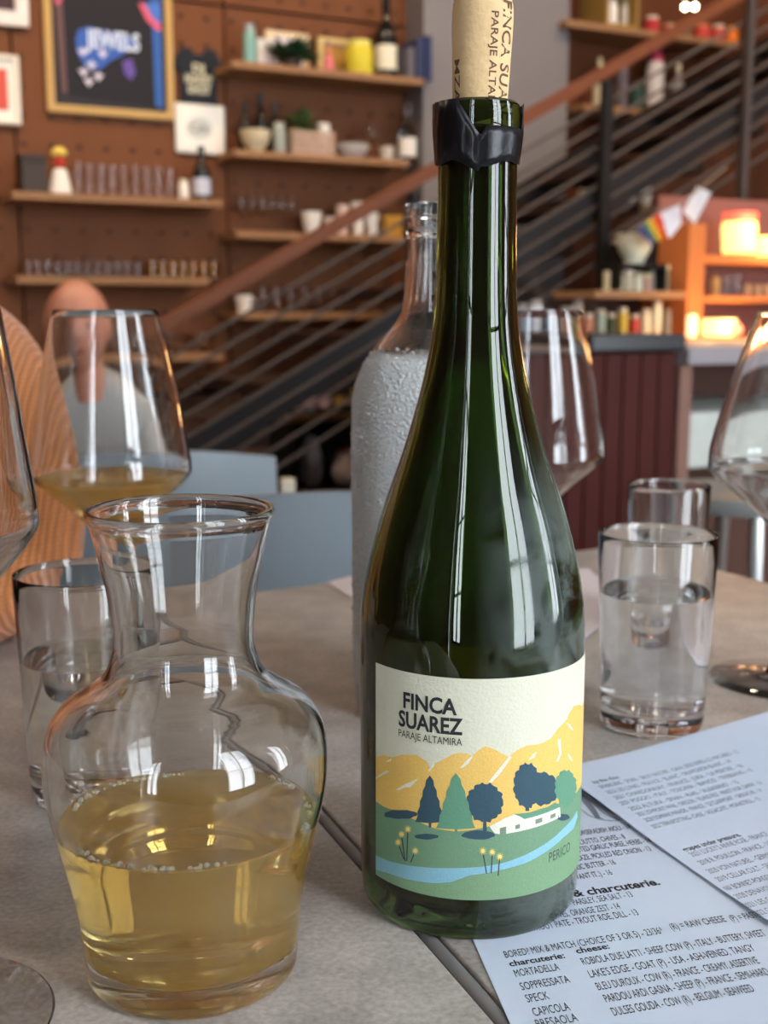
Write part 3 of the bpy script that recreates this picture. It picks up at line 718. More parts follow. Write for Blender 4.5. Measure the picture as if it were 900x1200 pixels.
sd = thing('side_stand', 'small dark stand under the cream box', 'stand', RW(u, 2.6, 0), PHI)
MB().box(-.07, .07, -.07, .07, .5, .52).build('stand_top', M_DARK, sd)
for a in (-.06, .06):
    for b in (-.06, .06): MB().box(a - .01, a + .01, b - .01, b + .01, 0, .5).build('leg', M_DARK, sd)

# ================================================================== BAR, RIGHT
VBAR = 2.25
u0 = onv(596, 500, VBAR)[0]; u1 = onv(790, 500, VBAR)[0]; ztop = onv(745, 411, VBAR)[1]; zgt = onv(840, 406, VBAR)[1]
bar = thing('bar_counter', 'dark red wooden bar counter with black slab top', 'counter', RW(u0, VBAR, 0), PHI)
n_p = 9; pw = (u1 - u0) / n_p
for i in range(n_p): MB().box(i * pw + .002, (i + 1) * pw - .002, 0, .02, .02, ztop - .003, .003).build('plank', M_REDWOOD, bar)
MB().box(0, u1 - u0, .022, .5, 0, ztop - .003).build('carcass', M_DARK, bar)
us0 = onv(694, 400, VBAR - .03)[0] - u0; us1 = u1 - u0
MB().box(us0, us1, -.03, .52, ztop, ztop + 19 * onv(745, 400, VBAR)[2], .004).build('black_top', plain('black_slab', srgb(22, 24, 28), .3), bar)
MB().box(0, us0 - .005, -.03, .52, ztop, ztop + .012, .004).build('side_top', flat(100, 86, 80), bar)
wb = thing('serving_counter', 'pale serving counter with open front and stone shelf beside the red bar', 'counter', RW(u1, VBAR, 0), PHI)
u2 = 5.2 - u1; kk = onv(850, 450, VBAR)[2]
MB().box(.01, u2, -.03, .5, zgt - 20 * kk, zgt, .004).build('counter_top', flat(150, 142, 146), wb)
MB().box(.008, .045, -.005, .5, 0, zgt - 20 * kk - .001).build('post', flat(130, 96, 84), wb)
zs1 = onv(850, 482, VBAR)[1]; zs0 = onv(850, 546, VBAR)[1]
MB().box(.046, u2, .0, .46, zs0, zs1, .004).build('stone_shelf', plain('pale_stone', srgb(190, 194, 186), .5, noise=(30, .12)), wb)
MB().box(.046, u2, .47, .49, 0, zgt - 20 * kk - .001).build('back_panel', flat(96, 66, 56), wb)
# stools
def stool(x, depthv, label):
    u = onv(x, 600, depthv)[0]
    t = thing('metal_stool', label, 'stool', RW(u, depthv, 0), PHI + .3)
    MB().lathe([(0, .60), (.15, .60), (.155, .615), (.15, .63), (0, .635)], 24).build('seat', flat(120, 122, 120, .4), t, True)
    for a in (0, 1, 2, 3):
        an = PI / 4 + a * PI / 2
        MB().tube([(.11 * math.cos(an), .11 * math.sin(an), .605), (.17 * math.cos(an), .17 * math.sin(an), 0)], .014, 8).build('leg', M_STEEL, t, True)
    MB().tube([(.155 * math.cos(q * PI / 8), .155 * math.sin(q * PI / 8), .25) for q in range(17)], .008, 6).build('foot_ring', M_STEEL, t, True)
stool(866, 1.72, 'metal stool with steel legs between the far water glass and the right wine glass')

# back bar unit under the stairs
VU = 2.98
def UP(x, y, v=VU): return onv(x, y, v)
ua1, _, k = UP(697, 343); ua2 = UP(804, 343)[0]; ua3 = UP(823, 343)[0]; ua4 = UP(905, 343)[0] + .5
zb0 = UP(800, 397)[1]; zt1 = UP(760, 341)[1]; ztp = UP(813, 262)[1]; zrs = UP(860, 347)[1]; zrt = UP(865, 300)[1]
bb = thing('back_bar_shelving', 'wooden back bar shelving lit orange, under the stairs', 'shelving', RW(ua1, VU, 0), PHI)
M_OR = wood('warm_wood', srgb(190, 112, 60), (10, 10, 1), .5, .15)
MB().box(0, ua4 - ua1, 0, .22, zb0 - .03, zb0, .002).build('base_board', M_OR, bb)
MB().box(0, ua2 - ua1, 0, .22, zt1 - .022, zt1, .002).build('shelf_board', M_SHELF, bb)
MB().box(ua2 - ua1, ua3 - ua1, -.005, .22, zb0 + .001, ztp, .002).build('upright', M_OR, bb)
MB().box(ua3 - ua1 + .001, ua4 - ua1, 0, .2, zrs - .02, zrs, .002).build('shelf_board', M_OR, bb)
MB().box(ua3 - ua1 + .001, ua4 - ua1, 0, .2, zrt - .025, zrt, .002).build('shelf_board', M_OR, bb)
MB().box(0, ua2 - ua1, .222, .23, zb0 + .001, zt1 - .023).build('back_panel', flat(50, 32, 28), bb)
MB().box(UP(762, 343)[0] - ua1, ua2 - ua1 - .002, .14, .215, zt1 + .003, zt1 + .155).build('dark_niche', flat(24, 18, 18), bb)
MB().box(ua3 - ua1, ua4 - ua1, .222, .23, zb0 + .001, zrt + .2).build('back_panel', flat(128, 84, 78), bb)
MB().box(0, ua4 - ua1, .02, .22, 0, zb0 - .031).build('lower_case', M_DARK, bb)
vi = VU + .08
rn = random.Random(4)
cc = [(214, 206, 170), (204, 196, 160), (190, 176, 150), (220, 212, 184), (196, 150, 130), (206, 204, 190), (170, 160, 130), (212, 200, 160), (180, 182, 176)]
names = ['cream', 'pale straw', 'sand', 'ivory', 'dusty pink', 'off-white', 'khaki', 'buff', 'pale grey']
xs = [712, 724, 735, 746, 757, 767, 777, 788]
for i, x in enumerate(xs):
    item('box', '%s packet on the upper back bar shelf, %s' % (names[i], 'next to the rail post' if i == 0 else 'beside the orange upright' if i == 7 else 'with a %s packet on its left' % names[i - 1]), 'packet', x, zt1, 10, rn.uniform(20, 32), v=vi, cols=[flat(*cc[i]), flat(*cc[(i + 3) % 9])], name='dry_goods_packet')
cc2 = [(176, 120, 96), (150, 168, 150), (62, 70, 44), (200, 170, 70), (180, 70, 60), (214, 206, 170), (216, 210, 180), (200, 196, 176)]
nm2 = ['terracotta', 'pale green', 'dark olive', 'mustard', 'red', 'cream', 'tall ivory', 'off-white']
for i, x in enumerate([690, 704, 717, 730, 744, 757, 770, 785]):
    item('jar', '%s jar on the back bar counter above the black slab' % nm2[i], 'jar', x, zb0, 12, (30, 34, 30, 36, 28, 34, 43, 34)[i], v=vi, cols=[flat(*cc2[i]), flat(200, 190, 170)], name='counter_jar')
bigt = item('bowl', 'stack-top white folded towel bowl above the packets', 'bowl', 741, zt1 + 33 * k, 44, 34, v=vi, cols=[flat(206, 206, 182)], name='white_basin')
tr = thing('towel_tray', 'dark tray above the packets carrying the white basin', 'tray', RW(onv(741, 300, vi)[0], vi, zt1 + 33 * k - .012), PHI)
MB().box(-.09, .09, -.06, .06, 0, .01, .002).build('tray_board', M_DARK, tr)
for a in (-.09, .084): MB().box(a, a + .006, -.06, .06, -33 * k + .014, 0).build('side_support', M_DARK, tr)
for i, x in enumerate((836, 850, 862)):
    item('tumbler' if i else 'jar', ('amber jar', 'left clear glass', 'right clear glass')[i] + ' under the red-topped lamp', 'glass' if i else 'jar', x, zrs, 13, 26, v=vi, cols=[flat(190, 150, 90), flat(120, 90, 60)], name='back_bar_glass' if i else 'amber_jar')
for i, x in enumerate((874, 886, 897)):
    item('cup', ('leftmost', 'middle', 'rightmost')[i] + ' beige cup on the shelf under the red-topped lamp', 'cup', x, zrs, 10, 14, v=vi, cols=[flat(196, 160, 120)], name='beige_cup')
# lamps of the back bar
def lampthing(label, x, z, w_, h_, body, top, v=VU + .07, name='glowing_lamp'):
    u, _, k = onv(x, 365, v); r = w_ * k / 2; h = h_ * k
    t = thing(name, label, 'lamp', RW(u, v, z), PHI)
    MB().lathe([(0, 0), (r * 1.1, 0), (r * 1.1, h * .06), (0, h * .06)], 20).build('base', M_OR, t, True)
    MB().lathe(smoothline([(0, h * .062), (r * .9, h * .08), (r, h * .3), (r, h * .8), (0, h * .8)], 3), 20).build('shade', body, t, True)
    MB().lathe([(r * 1.02, h * .8), (r * 1.04, h * 1.0), (0, h * 1.0)], 20).build('rim_band', top, t, True)
    ld = bpy.data.lights.new('lamp_light', 'POINT'); ld.energy = 1.3; ld.color = (1, .55, .22); ld.shadow_soft_size = .03
    lo = bpy.data.objects.new('lamp_light', ld); COL.objects.link(lo); lo.location = RW(u - .02, v - r - .07, z + h * .6)
    return t
E_Y = emit('lamp_glow_yellow', (1, .66, .20, 1), 1.5); E_R = emit('lamp_glow_red', (1, .12, .07, 1), 1.0); E_W = emit('lamp_glow_pale', (1, .68, .26, 1), 1.5)
lampthing('glowing yellow lamp with red top on the back bar', 862, zrt, 38, 50, E_Y, E_R)
lampthing('wide glowing lamp cut by the right edge beside the red-topped lamp', 896, zrt, 34, 24, E_Y, E_Y)
lampthing('low wide glowing yellow lamp on the back bar counter', 843, zb0, 40, 22, E_W, E_W)
lampthing('small pale glowing lamp at the foot of the orange upright', 811, zb0, 12, 28, emit('lamp_glow_peach', (1, .6, .32, 1), 1.2), emit('lamp_glow_peach_top', (1, .6, .32, 1), 1.0), v=VU - .04)
u, _, k = onv(868, 365, VU + .0)
t = thing('salmon_globe', 'small salmon glowing globe right of the low lamp', 'lamp', RW(u, VU + .02, zb0), PHI)
MB().ball((0, 0, .026), .024, 16).build('globe', emit('globe_glow', (1, .2, .12, 1), 1.0), t, True)
MB().lathe([(0, 0), (.014, 0), (.014, .004), (0, .004)], 12).build('base', M_OR, t, True)
# bunting
VF_ = 2.95
def flag(label, pts, cols, group='flags strung under the stairs'):
    P = [onv(x, y, VF_) for x, y in pts]
    c = P[0]
    t = thing('bunting_flag', label, 'flag', RW(c[0], VF_, c[1]), PHI, group)
    n = len(cols)
    for i, cl in enumerate(cols):
        a, b = i / n, (i + 1) / n
        tl, tr_, br, bl = [(p[0] - c[0], p[1] - c[1]) for p in P]
        L = lambda q, r, s_: (q[0] + (r[0] - q[0]) * s_, q[1] + (r[1] - q[1]) * s_)
        q = [L(tl, tr_, a), L(tl, tr_, b), L(bl, br, b), L(bl, br, a)]
        wob = [.004, -.004, .006, -.002]
        MB().add([(x, wob[j] * (1 if i % 2 else 1), z) for j, (x, z) in enumerate(q)] + [(x, wob[j] + .0015, z) for j, (x, z) in enumerate(q)], [(0, 1, 2, 3), (4, 5, 6, 7), (0, 1, 5, 4), (1, 2, 6, 5), (2, 3, 7, 6), (3, 0, 4, 7)]).build('stripe' if n > 1 else 'cloth', cl, t)
flag('rainbow striped flag hanging under the stairs', [(746, 268), (772, 248), (786, 276), (764, 288)], [flat(70, 60, 120), flat(60, 110, 90), flat(200, 170, 50), flat(210, 100, 40), flat(190, 50, 40)])
flag('white flag between the rainbow flag and the leaning white flag', [(774, 250), (796, 240), (800, 262), (784, 280)], [flat(206, 206, 214)])
flag('tilted white flag at the right end of the string', [(818, 218), (832, 226), (816, 262), (800, 248)], [flat(206, 204, 208)])
p = [onv(x, y, VF_) for x, y in ((716, 286), (746, 266), (773, 247), (797, 238), (825, 216), (850, 196))]
tag(MB().tube([RW(a, VF_ - .004, b) for a, b, _ in p], .003, 6).build('bunting_string', flat(120, 110, 100), smooth=True), 'thin string carrying the flags under the stairs', 'string')

# ================================================================== CHAIRS BEHIND THE TABLE
def chair(cx_, cy_, rz, label):
    t = thing('plastic_chair', label, 'chair', (cx_, cy_, 0), rz, 'blue-grey plastic chairs')
    # local: back plate at y = 0 facing -y, seat towards +y or -y
    m = MB(); nx, nz = 12, 8; W_ = .42; H0, H1 = .40, .77; vs = []; fs = []
    for side in (0, 1):
        for j in range(nz + 1):
            for i in range(nx + 1):
                s_ = i / nx * 2 - 1; h = j / nz; z = H0 + (H1 - H0) * h - .018 * s_ * s_ * h
                vs.append((s_ * W_ / 2 * (1 - .04 * h), -.035 * (1 - s_ * s_) + .05 * h * .6 + side * .012 - .02, z))
    q = (nx + 1) * (nz + 1)
    for side in (0, 1):
        for j in range(nz):
            for i in range(nx):
                a = side * q + j * (nx + 1) + i; fs.append((a, a + 1, a + nx + 2, a + nx + 1))
    def rim(idx):
        for a, b in zip(idx, idx[1:]): fs.append((a, b, b + q, a + q))
    rim([i for i in range(nx + 1)]); rim([nz * (nx + 1) + i for i in range(nx + 1)])
    rim([j * (nx + 1) for j in range(nz + 1)]); rim([j * (nx + 1) + nx for j in range(nz + 1)])
    m.add(vs, fs); m.build('backrest', M_CHAIR, t, True)
    MB().box(-.21, .21, -.42, -.03, .43, .455, .01).build('seat', M_CHAIR, t, True)
    for sx in (-1, 1):
        for yy in (-.38, -.03): MB().tube([(sx * .18, yy, .43), (sx * .21, yy + (-.02 if yy < -.2 else .04), 0)], .012, 8).build('leg', M_STEEL, t, True)
p = atY(408, 585, 1.33)
chair(p.x, 1.33, math.radians(4), 'blue-grey chair back directly behind the table, left of the cold bottle')
p = atY(160, 535, 1.72)
chair(p.x, 1.72, math.radians(12), 'farther blue-grey chair back behind the left wine glass')

# ================================================================== TABLES
seam0 = onz(585, 1200); seam1 = onz(370, 955); sd_ = (seam1 - seam0).normalized(); sn = Vector((sd_.y, -sd_.x, 0))
def seam(t): return seam0 + sd_ * t
bk = seam(.57)
def table(name, label, poly, bev, c):
    t = thing(name, label, 'table', (c[0], c[1], 0), 0)
    loc = [(p[0] - c[0], p[1] - c[1]) for p in poly]
    MB().prism(loc, TZ - .028, TZ, bev).build('tabletop', M_TABLE, t, True)
    MB().tube([(0, 0, .03), (0, 0, TZ - .04)], .035, 16).build('pedestal', M_BLACKMETAL, t, True)
    MB().box(-.2, .2, -.035, .035, TZ - .042, TZ - .0285).build('bracket', M_BLACKMETAL, t)
    MB().lathe([(0, 0), (.23, 0), (.23, .01), (.05, .03), (0, .03)], 28).build('base', M_BLACKMETAL, t, True)
    return t
d28 = Vector((math.cos(math.radians(28)), math.sin(math.radians(28)), 0))
fr = seam(-.20)
P1 = [bk - sn * .0008, bk - d28 * .6, fr - d28 * .6, fr - sn * .0008]
table('table', 'grey stone-look table on the left, carrying the carafe', P1, .0012, (-.28, .42))
o2 = sn * .0062
P2 = [fr + o2, Vector((.572, .438, 0)), Vector((.225, 1.105, 0)), bk + o2]
T2 = table('table', 'grey stone-look table on the right, carrying menus and green bottle', P2, .0012, (.22, .62))
ebm = MB(); ea = fr + sn * .0034; eb = bk + sn * .0034
ebm.tube([(ea.x - .22, ea.y - .62, TZ - .0032), (eb.x - .22, eb.y - .62, TZ - .0032)], .0028, 14)
ebm.build('edge_band', plain('grey_rubber_edge', srgb(132, 130, 130), .4), T2, True)
ebm = MB(); P = [Vector((v.x - .22, v.y - .62, 0)) for v in (ea, eb)]
w0 = sn * .0026
ebm.add([(p.x + s_ * w0.x, p.y + s_ * w0.y, z) for p in P for s_ in (-1, 1) for z in (TZ - .028, TZ - .0036)], [(0, 1, 3, 2), (4, 6, 7, 5), (0, 4, 5, 1), (2, 3, 7, 6), (0, 2, 6, 4), (1, 5, 7, 3)])
ebm.build('edge_backing', plain('dark_edge', srgb(70, 68, 68), .5), T2)

# ================================================================== MENUS
def quadmap(TL, TR, BL, BR, W_=.216, H_=.279):
    def f(a, b):                               # a: metres from left, b: metres down from top
        s_, t_ = a / W_, b / H_
        return TL * (1 - s_) * (1 - t_) + TR * s_ * (1 - t_) + BL * (1 - s_) * t_ + BR * s_ * t_
    return f
def inv(f, p, W_=.216, H_=.279):
    a, b = W_ / 2, H_ / 2
    for _ in range(25):
        q = f(a, b); e_ = 1e-4; da = (f(a + e_, b) - q) / e_; db = (f(a, b + e_) - q) / e_
        r = p - q; D = da.x * db.y - da.y * db.x
        a += (r.x * db.y - r.y * db.x) / D; b += (da.x * r.y - da.y * r.x) / D
    return a, b
def sheet(name, label, f, zf, col, n=14):
    t = thing(name, label, 'menu', tuple(f(0, 0).xy) + (TZ,), 0)
    o = f(0, 0); vs = []; fs = []
    for side in (0, 1):
        for j in range(n + 1):
            for i in range(n + 1):
                a, b = .216 * i / n, .279 * j / n; p = f(a, b) - o; vs.append((p.x, p.y, zf(a, b) - side * .0002))
    q = (n + 1) ** 2
    for side in (0, 1):
        for j in range(n):
            for i in range(n):
                a = side * q + j * (n + 1) + i; fs.append((a, a + 1, a + n + 2, a + n + 1))
    for idx in ([i for i in range(n + 1)], [n * (n + 1) + i for i in range(n + 1)], [j * (n + 1) for j in range(n + 1)], [j * (n + 1) + n for j in range(n + 1)]):
        for a, b in zip(idx, idx[1:]): fs.append((a, b, b + q, a + q))
    MB().add(vs, fs).build('sheet', col, t, True)
    return t, o
def Z8(x, y): return (540 + x / 2.5, 830 + y / 2.5)
dirv = lambda deg: Vector((math.cos(math.radians(deg)), math.sin(math.radians(deg)), 0))
# lower sheet
TLa = Vector((.0135, .505, 0)); le = onz(553, 1100).xy.to_3d(); lf = onz(597, 1200).xy.to_3d(); ldir = (lf - le).normalized()
TLa = le - ldir * .118; BLa = TLa + ldir * .279
fa = quadmap(TLa, TLa + dirv(16.5) * .216, BLa, BLa + dirv(15.5) * .216)
za_ = lambda a, b: .0006
ta, oa = sheet('food_menu', 'printed food menu partly under the green bottle, cheese and charcuterie visible', fa, za_, M_PAPER)
def put(t, o, f, zf, lines, mat, name='lettering', cap=.0036, cw=.00118, bold=0.):
    m = MB()
    for x, y, s_, *opt in lines:
        p = onz(*Z8(x, y)); a, b = inv(f, Vector((p.x, p.y, 0)))
        end = opt[0] if opt and opt[0] else None
        wd = len(s_) * cw if end is None else inv(f, onz(*Z8(*end)).xy.to_3d())[0] - a
        if len(opt) > 1 and opt[1] == 'R': a -= wd
        cp = opt[2] if len(opt) > 2 else cap
        vs, fs, x0, x1, ch = text2d(s_, bold)
        kx = wd / (x1 - x0); ky = cp / ch
        def fn(aa, bb):
            q = f(aa, bb) - o; return (q.x, q.y, zf(aa, bb) + .00009)
        m.add([fn(a + (vx - x0) * kx, b - vy * ky) for vx, vy in vs], fs)
    return m.build(name, mat, t, fix=False)
LA = [(500, 357, 'BUTTER LETTUCE, HORSERADISH AIOLI - 14', None, 'R'), (484, 386, 'BEANS, PROSCIUTTO, CHIVES - 8', None, 'R'),
      (560, 397, 'WHITE BEANS, ROASTED GARLIC PUREE, HERBS - 14', None, 'R'), (560, 422, 'CARROTS, GLAZE, PICKLED RED ONION - 13', None, 'R'),
      (456, 462, 'GRILLED BREAD, GARLIC BUTTER - 16', None, 'R'), (446, 492, '(ADD AN EGG IF YOU WANT IT..) - 16', None, 'R'),
      (506, 557, 'WHIPPED CHEESE MOUSSE - PARSLEY, SEA SALT - 13', None, 'R'), (470, 592, 'MARINATED OLIVES - CHIVES, ORANGE ZEST - 14', None, 'R'),
      (105, 674, 'STEELHEAD TROUT PATE - TROUT ROE, DILL - 13', (522, 609)),
      (132, 737, 'BORED? MIX & MATCH (CHOICE OF 3 OR 5) - 23/36*', (592, 657)), (620, 655, '(R) = RAW CHEESE', (780, 630)), (796, 630, '(P) = PASTEURIZED'),
      (162, 793, 'MORTADELLA', (292, 772)), (180, 832, 'SOPPRESSATA', (322, 808)), (196, 868, 'SPECK', (262, 857)), (216, 908, 'CAPICOLA', (322, 889)), (226, 943, 'BRESAOLA', (346, 922)),
      (360, 758, 'ROBIOLA DUE LATTI - SHEEP, COW (P) - ITALY - BUTTERY, SWEET'), (381, 795, "LAKE'S EDGE - GOAT (P) - USA - ASH-VEINED, TANGY", (864, 714)),
      (404, 832, 'BLEU DUROUX - COW (R) - FRANCE - CREAMY, ASSERTIVE'), (427, 868, 'PARDOU ARDI GASNA - SHEEP (P) - FRANCE - SEMI-HARD'), (450, 907, 'DULSES GOUDA - COW (R) - BELGIUM - SEAWEED')]
LA = [l if len(l) > 3 else l for l in LA]
put(ta, oa, fa, za_, LA, M_INK, cap=.0044)
put(ta, oa, fa, za_, [(586, 521, 'cheese & charcuterie.', None, 'R', .0052)], M_INK, 'heading', cw=.0026, bold=.03)
put(ta, oa, fa, za_, [(145, 762, 'charcuterie:', (306, 735)), (341, 724, 'cheese:', (437, 708))], M_INK, 'heading', cap=.0034, bold=.025)
# ribbon-like flourish near the top of the lower sheet
fl = MB()
def ribbon(pts, wd):
    vs = []; fs = []
    P = []
    for x, y in pts:
        p_ = onz(680 + x / 4.09, 880 + y / 4.09); a, b = inv(fa, Vector((p_.x, p_.y, 0))); q = fa(a, b) - oa; P.append(Vector((q.x, q.y, 0)))
    for i, p_ in enumerate(P):
        d = (P[min(i + 1, len(P) - 1)] - P[max(0, i - 1)]).normalized(); s_ = Vector((-d.y, d.x, 0)) * wd[i] / 2
        vs += [(p_.x + s_.x, p_.y + s_.y, .0007), (p_.x - s_.x, p_.y - s_.y, .0007)]
    fl.add(vs, [(2 * i, 2 * i + 1, 2 * i + 3, 2 * i + 2) for i in range(len(P) - 1)])
ribbon([(0, 215), (30, 250), (60, 290), (85, 328), (110, 332)], [.002, .0038, .003, .0022, .0004])
ribbon([(0, 285), (40, 315), (90, 335), (150, 342), (190, 340)], [.0004, .0006, .0006, .0006, .0003])
ribbon([(50, 240), (80, 280), (120, 310), (180, 335), (200, 338)], [.0004, .0006, .0006, .0006, .0003])
fl.build('printed_flourish', M_INKG, ta, fix=False)
# upper sheet
TLb = onz(674, 905).xy.to_3d(); c2 = onz(900, 843).xy.to_3d(); l1 = onz(680, 931).xy.to_3d(); l2 = onz(900, 1086).xy.to_3d(); ld_ = (l2 - l1).normalized()
TLb = l1 - ld_ * .022; BLb = TLb + ld_ * .279
tdir = (c2 - TLb).normalized()
fb = quadmap(TLb, TLb + tdir * .216, BLb, BLb + dirv(20) * .216)
def zb_f(a, b): return .0016 + .0022 * math.exp(-(a / .03) ** 2) * (0.5 + .5 * math.cos(b * 30)) + .004 * math.exp(-((b) / .04) ** 2) * (a / .216)
tb, ob = sheet('wine_menu', 'printed wine list lying on top of the food menu at the right edge', fb, zb_f, M_PAPER)
LB = [(412, 257, "SPARKLING - SPAIN - 'BRUT NATURE' - CAVA, 2020 XAREL-LO, MACABEO - 13", (820, 148)),
      (432, 272, "2022 LES LUNES - FRANCE - 'BLANC' - SAUVIGNON BLANC - 14", (800, 175)), (455, 287, "2021 CHARDONNAY - FRANCE - JURA - 'LA PERCEE' - 16", (840, 190)),
      (472, 303, "2021 POGGIO - ITALY - TOSCANA - 'BIANCO' - TREBBIANO - 15", (862, 198)), (500, 318, "2022 ALTURA - SPAIN - RIAS - 'ALBARINO' - 15", (820, 232)),
      (522, 333, "2021 LOWPOINT WINE - OREGON - 'ISLAND RED' - PINOT NOIR, GAMAY - 16"), (545, 349, "2020 DOMAINE PARADIS - FRANCE - 'LE CLAIRMONT' - GRENACHE - 14"),
      (567, 367, "2022 TERRAPOTTING - CHILE - 'AGUACATE' - MONASTRELL - 13")]
put(tb, ob, fb, zb_f, LB, M_INKG, cap=.0033, cw=.00112)
put(tb, ob, fb, zb_f, [(391, 243, 'by the glass', (470, 226))], M_INKG, 'heading', cap=.003, bold=.02)
put(tb, ob, fb, zb_f, [(656, 432, 'grapes under pressure.', (815, 380))], M_INK, 'heading', cap=.0032, bold=.02)
LB2 = [(680, 447, "2021 LUCKY'S ANNE ROSE - FRANCE - 'ROSE DE PRESSE' - 58"), (706, 471, "2018 R. POUILLON - FRANCE - 'LES BLANCHIENS' - 135"), (731, 497, "2020 VON NATUREL - GERMANY - 'RIESLING SEKT' - 64"),
       (757, 521, "2019 CELLAR CULT - SPAIN - 'ANCESTRAL' - 60"), (782, 549, "NV BONNET-PONSON - FRANCE - 'EXTRA BRUT' - 110"), (812, 574, "2020 DENAVOLO - ITALY - 'MALVASIA' - 56"), (838, 603, "2021 LES CAPRIADES - FRANCE - 'PIEGE' - 62"), (866, 628, "2022 COL FONDO - ITALY - 'GLERA' - 48")]
put(tb, ob, fb, zb_f, LB2, M_INKG, cap=.0036, cw=.00125)
# folded white paper beyond the bottles
pp = [onz(383, 684), onz(470, 664), onz(690, 668), onz(706, 690), onz(703, 734), onz(672, 764), onz(520, 770)]
c0 = pp[0]; m = MB()
n = len(pp); m.add([(p.x - c0.x, p.y - c0.y, .0012 + .003 * (i % 2)) for i, p in enumerate(pp)] + [(p.x - c0.x, p.y - c0.y, .0004 + .0028 * (i % 2)) for i, p in enumerate(pp)], [])
cx_ = sum(p.x - c0.x for p in pp) / n; cy_ = sum(p.y - c0.y for p in pp) / n
m.v += [(cx_, cy_, .006), (cx_, cy_, .005)]
for i in range(n):
    j = (i + 1) % n; m.f += [(i, j, 2 * n), (n + j, n + i, 2 * n + 1), (i, n + i, n + j, j)]
tag(m.build('folded_paper', plain('white_paper', srgb(214, 204, 206), .8), loc=c0), 'folded white paper lying behind the cold bottle and green bottle', 'paper')

# ================================================================== GREEN WINE BOTTLE
BX, BY, BR = .0319, .4251, .0407
bt = thing('wine_bottle', 'open dark green wine bottle with illustrated label, cork in its neck', 'bottle', (BX, BY, TZ), 0)
outer = smoothline([(.0372, 0), (.0392, .002), (.0402, .008), (.0405, .03), (.0407, .065), (.0407, .098), (.0400, .112), (.0378, .125), (.0328, .1445), (.0254, .1657), (.0193, .187), (.0156, .2047), (.0142, .220), (.0138, .234), (.0135, .262), (.0135, .270)], 4)
rimp = [(.0143, .2705), (.0146, .273), (.0146, .280), (.0140, .2835), (.0128, .2845), (.0104, .2843), (.0094, .2825)]
inner = smoothline([(.0094, .270), (.0100, .235), (.0118, .205), (.0216, .166), (.0342, .125), (.0372, .098), (.0375, .03), (.0365, .012), (.025, .012), (.012, .024), (0, .028)], 4)
punt = [(0, .020), (.010, .017), (.024, .004), (.033, .0008)]
MB().lathe(punt + outer + rimp + inner, 96).build('glass_body', M_GREEN, bt, True)
# wine left in the bottle, a little over half
lv = .105
wi = [(r + .0002, z) for r, z in inner if z <= lv]; wi = [(radius_at(inner, lv) + .0002, lv)] + wi
wi[-1] = (0, .0278)
MB().lathe([(0, lv)] + wi, 64).build('wine', M_WINE, bt, True)
# foil with a torn edge
fo = MB(); n = 120; vs = []; fs = []
for k in range(n):
    a = 2 * PI * k / n; dg = math.degrees(a) % 360
    # camera side is -y (270 deg); the tear drops from rim left of centre to right of centre
    x = dg - 270
    tp = .2840
    if -32 < x < 70:
        tp = .2840 - .0125 * min(1, max(0, (x + 32) / 32)) if x < 0 else .2738 - .001 * math.sin(x * .3)
        if x >= 0: tp = .2722 + .003 * min(1, x / 6)
    if 70 <= x < 80: tp = .275 + .009 * (x - 70) / 10
    bt_ = .2630 + .0010 * math.sin(a * 5) + .0016 * math.sin(a * 2 + 1) + (.0 if x < 0 else .0015)
    for j in range(5):
        z = bt_ + (tp - bt_) * j / 4
        r = (.0152 if z > .2715 else .0147 if z > .268 else .0143) + .0002 * math.sin(a * 23 + z * 900)
        vs.append((r * math.cos(a), r * math.sin(a), z))
for k in range(n):
    for j in range(4): fs.append((k * 5 + j, ((k + 1) % n) * 5 + j, ((k + 1) % n) * 5 + j + 1, k * 5 + j + 1))
fo.add(vs, fs); fobj = fo.build('foil_capsule', M_FOIL, bt, 'all', fix=False)
sm = fobj.modifiers.new('thick', 'SOLIDIFY'); sm.thickness = .00025; sm.offset = 0
# label
TH = lambda x, y: None
def cyl_hit(x, y, R=BR):
    r = ray(x, y); ox, oy = -BX, -BY
    A = r.x ** 2 + r.y ** 2; B = 2 * (ox * r.x + oy * r.y); C = ox * ox + oy * oy - R * R
    D = B * B - 4 * A * C; t_ = (-B - math.sqrt(max(D, 0))) / (2 * A)
    px_, py_ = r.x * t_ - BX, r.y * t_ - BY
    return (math.atan2(px_, -py_), CZ + r.z * t_ - TZ)      # angle from the camera side, height
def Z4(x, y): return cyl_hit(400 + x / 3, 740 + y / 3)
lt = .5 * (cyl_hit(441, 775)[1] + cyl_hit(560, 797)[1]); lb_ = .5 * (cyl_hit(560, 1056)[1] + cyl_hit(500, 1047)[1])
la0 = cyl_hit(441, 900)[0]; la1 = math.radians(84)
def cylp(a, z, d): return ((BR + .0002 + d) * math.sin(a), -(BR + .0002 + d) * math.cos(a), z)
def sheetpoly(poly, d, mat, name, parent, thick=False):
    bm = bmesh.new()
    vs = [bm.verts.new((a, z, 0)) for a, z in poly]; f = bm.faces.new(vs)
    bmesh.ops.triangulate(bm, faces=[f])
    mn = min(a for a, z in poly); mx_ = max(a for a, z in poly); q = math.floor(mn / .05) * .05 + .05
    while q < mx_:
        bmesh.ops.bisect_plane(bm, geom=bm.verts[:] + bm.edges[:] + bm.faces[:], plane_co=(q, 0, 0), plane_no=(1, 0, 0)); q += .05
    for v in bm.verts: v.co = Vector(cylp(v.co.x, v.co.y, d))
    return MB().bm(bm).build(name, mat, parent, fix=False)
lm = MB(); vs = []; fs = []; n = 60
for i in range(n + 1):
    a = la0 + (la1 - la0) * i / n
    for (d, z) in ((0, lb_), (0, lt), (-.0002, lt), (-.0002, lb_)): vs.append(cylp(a, z, d))
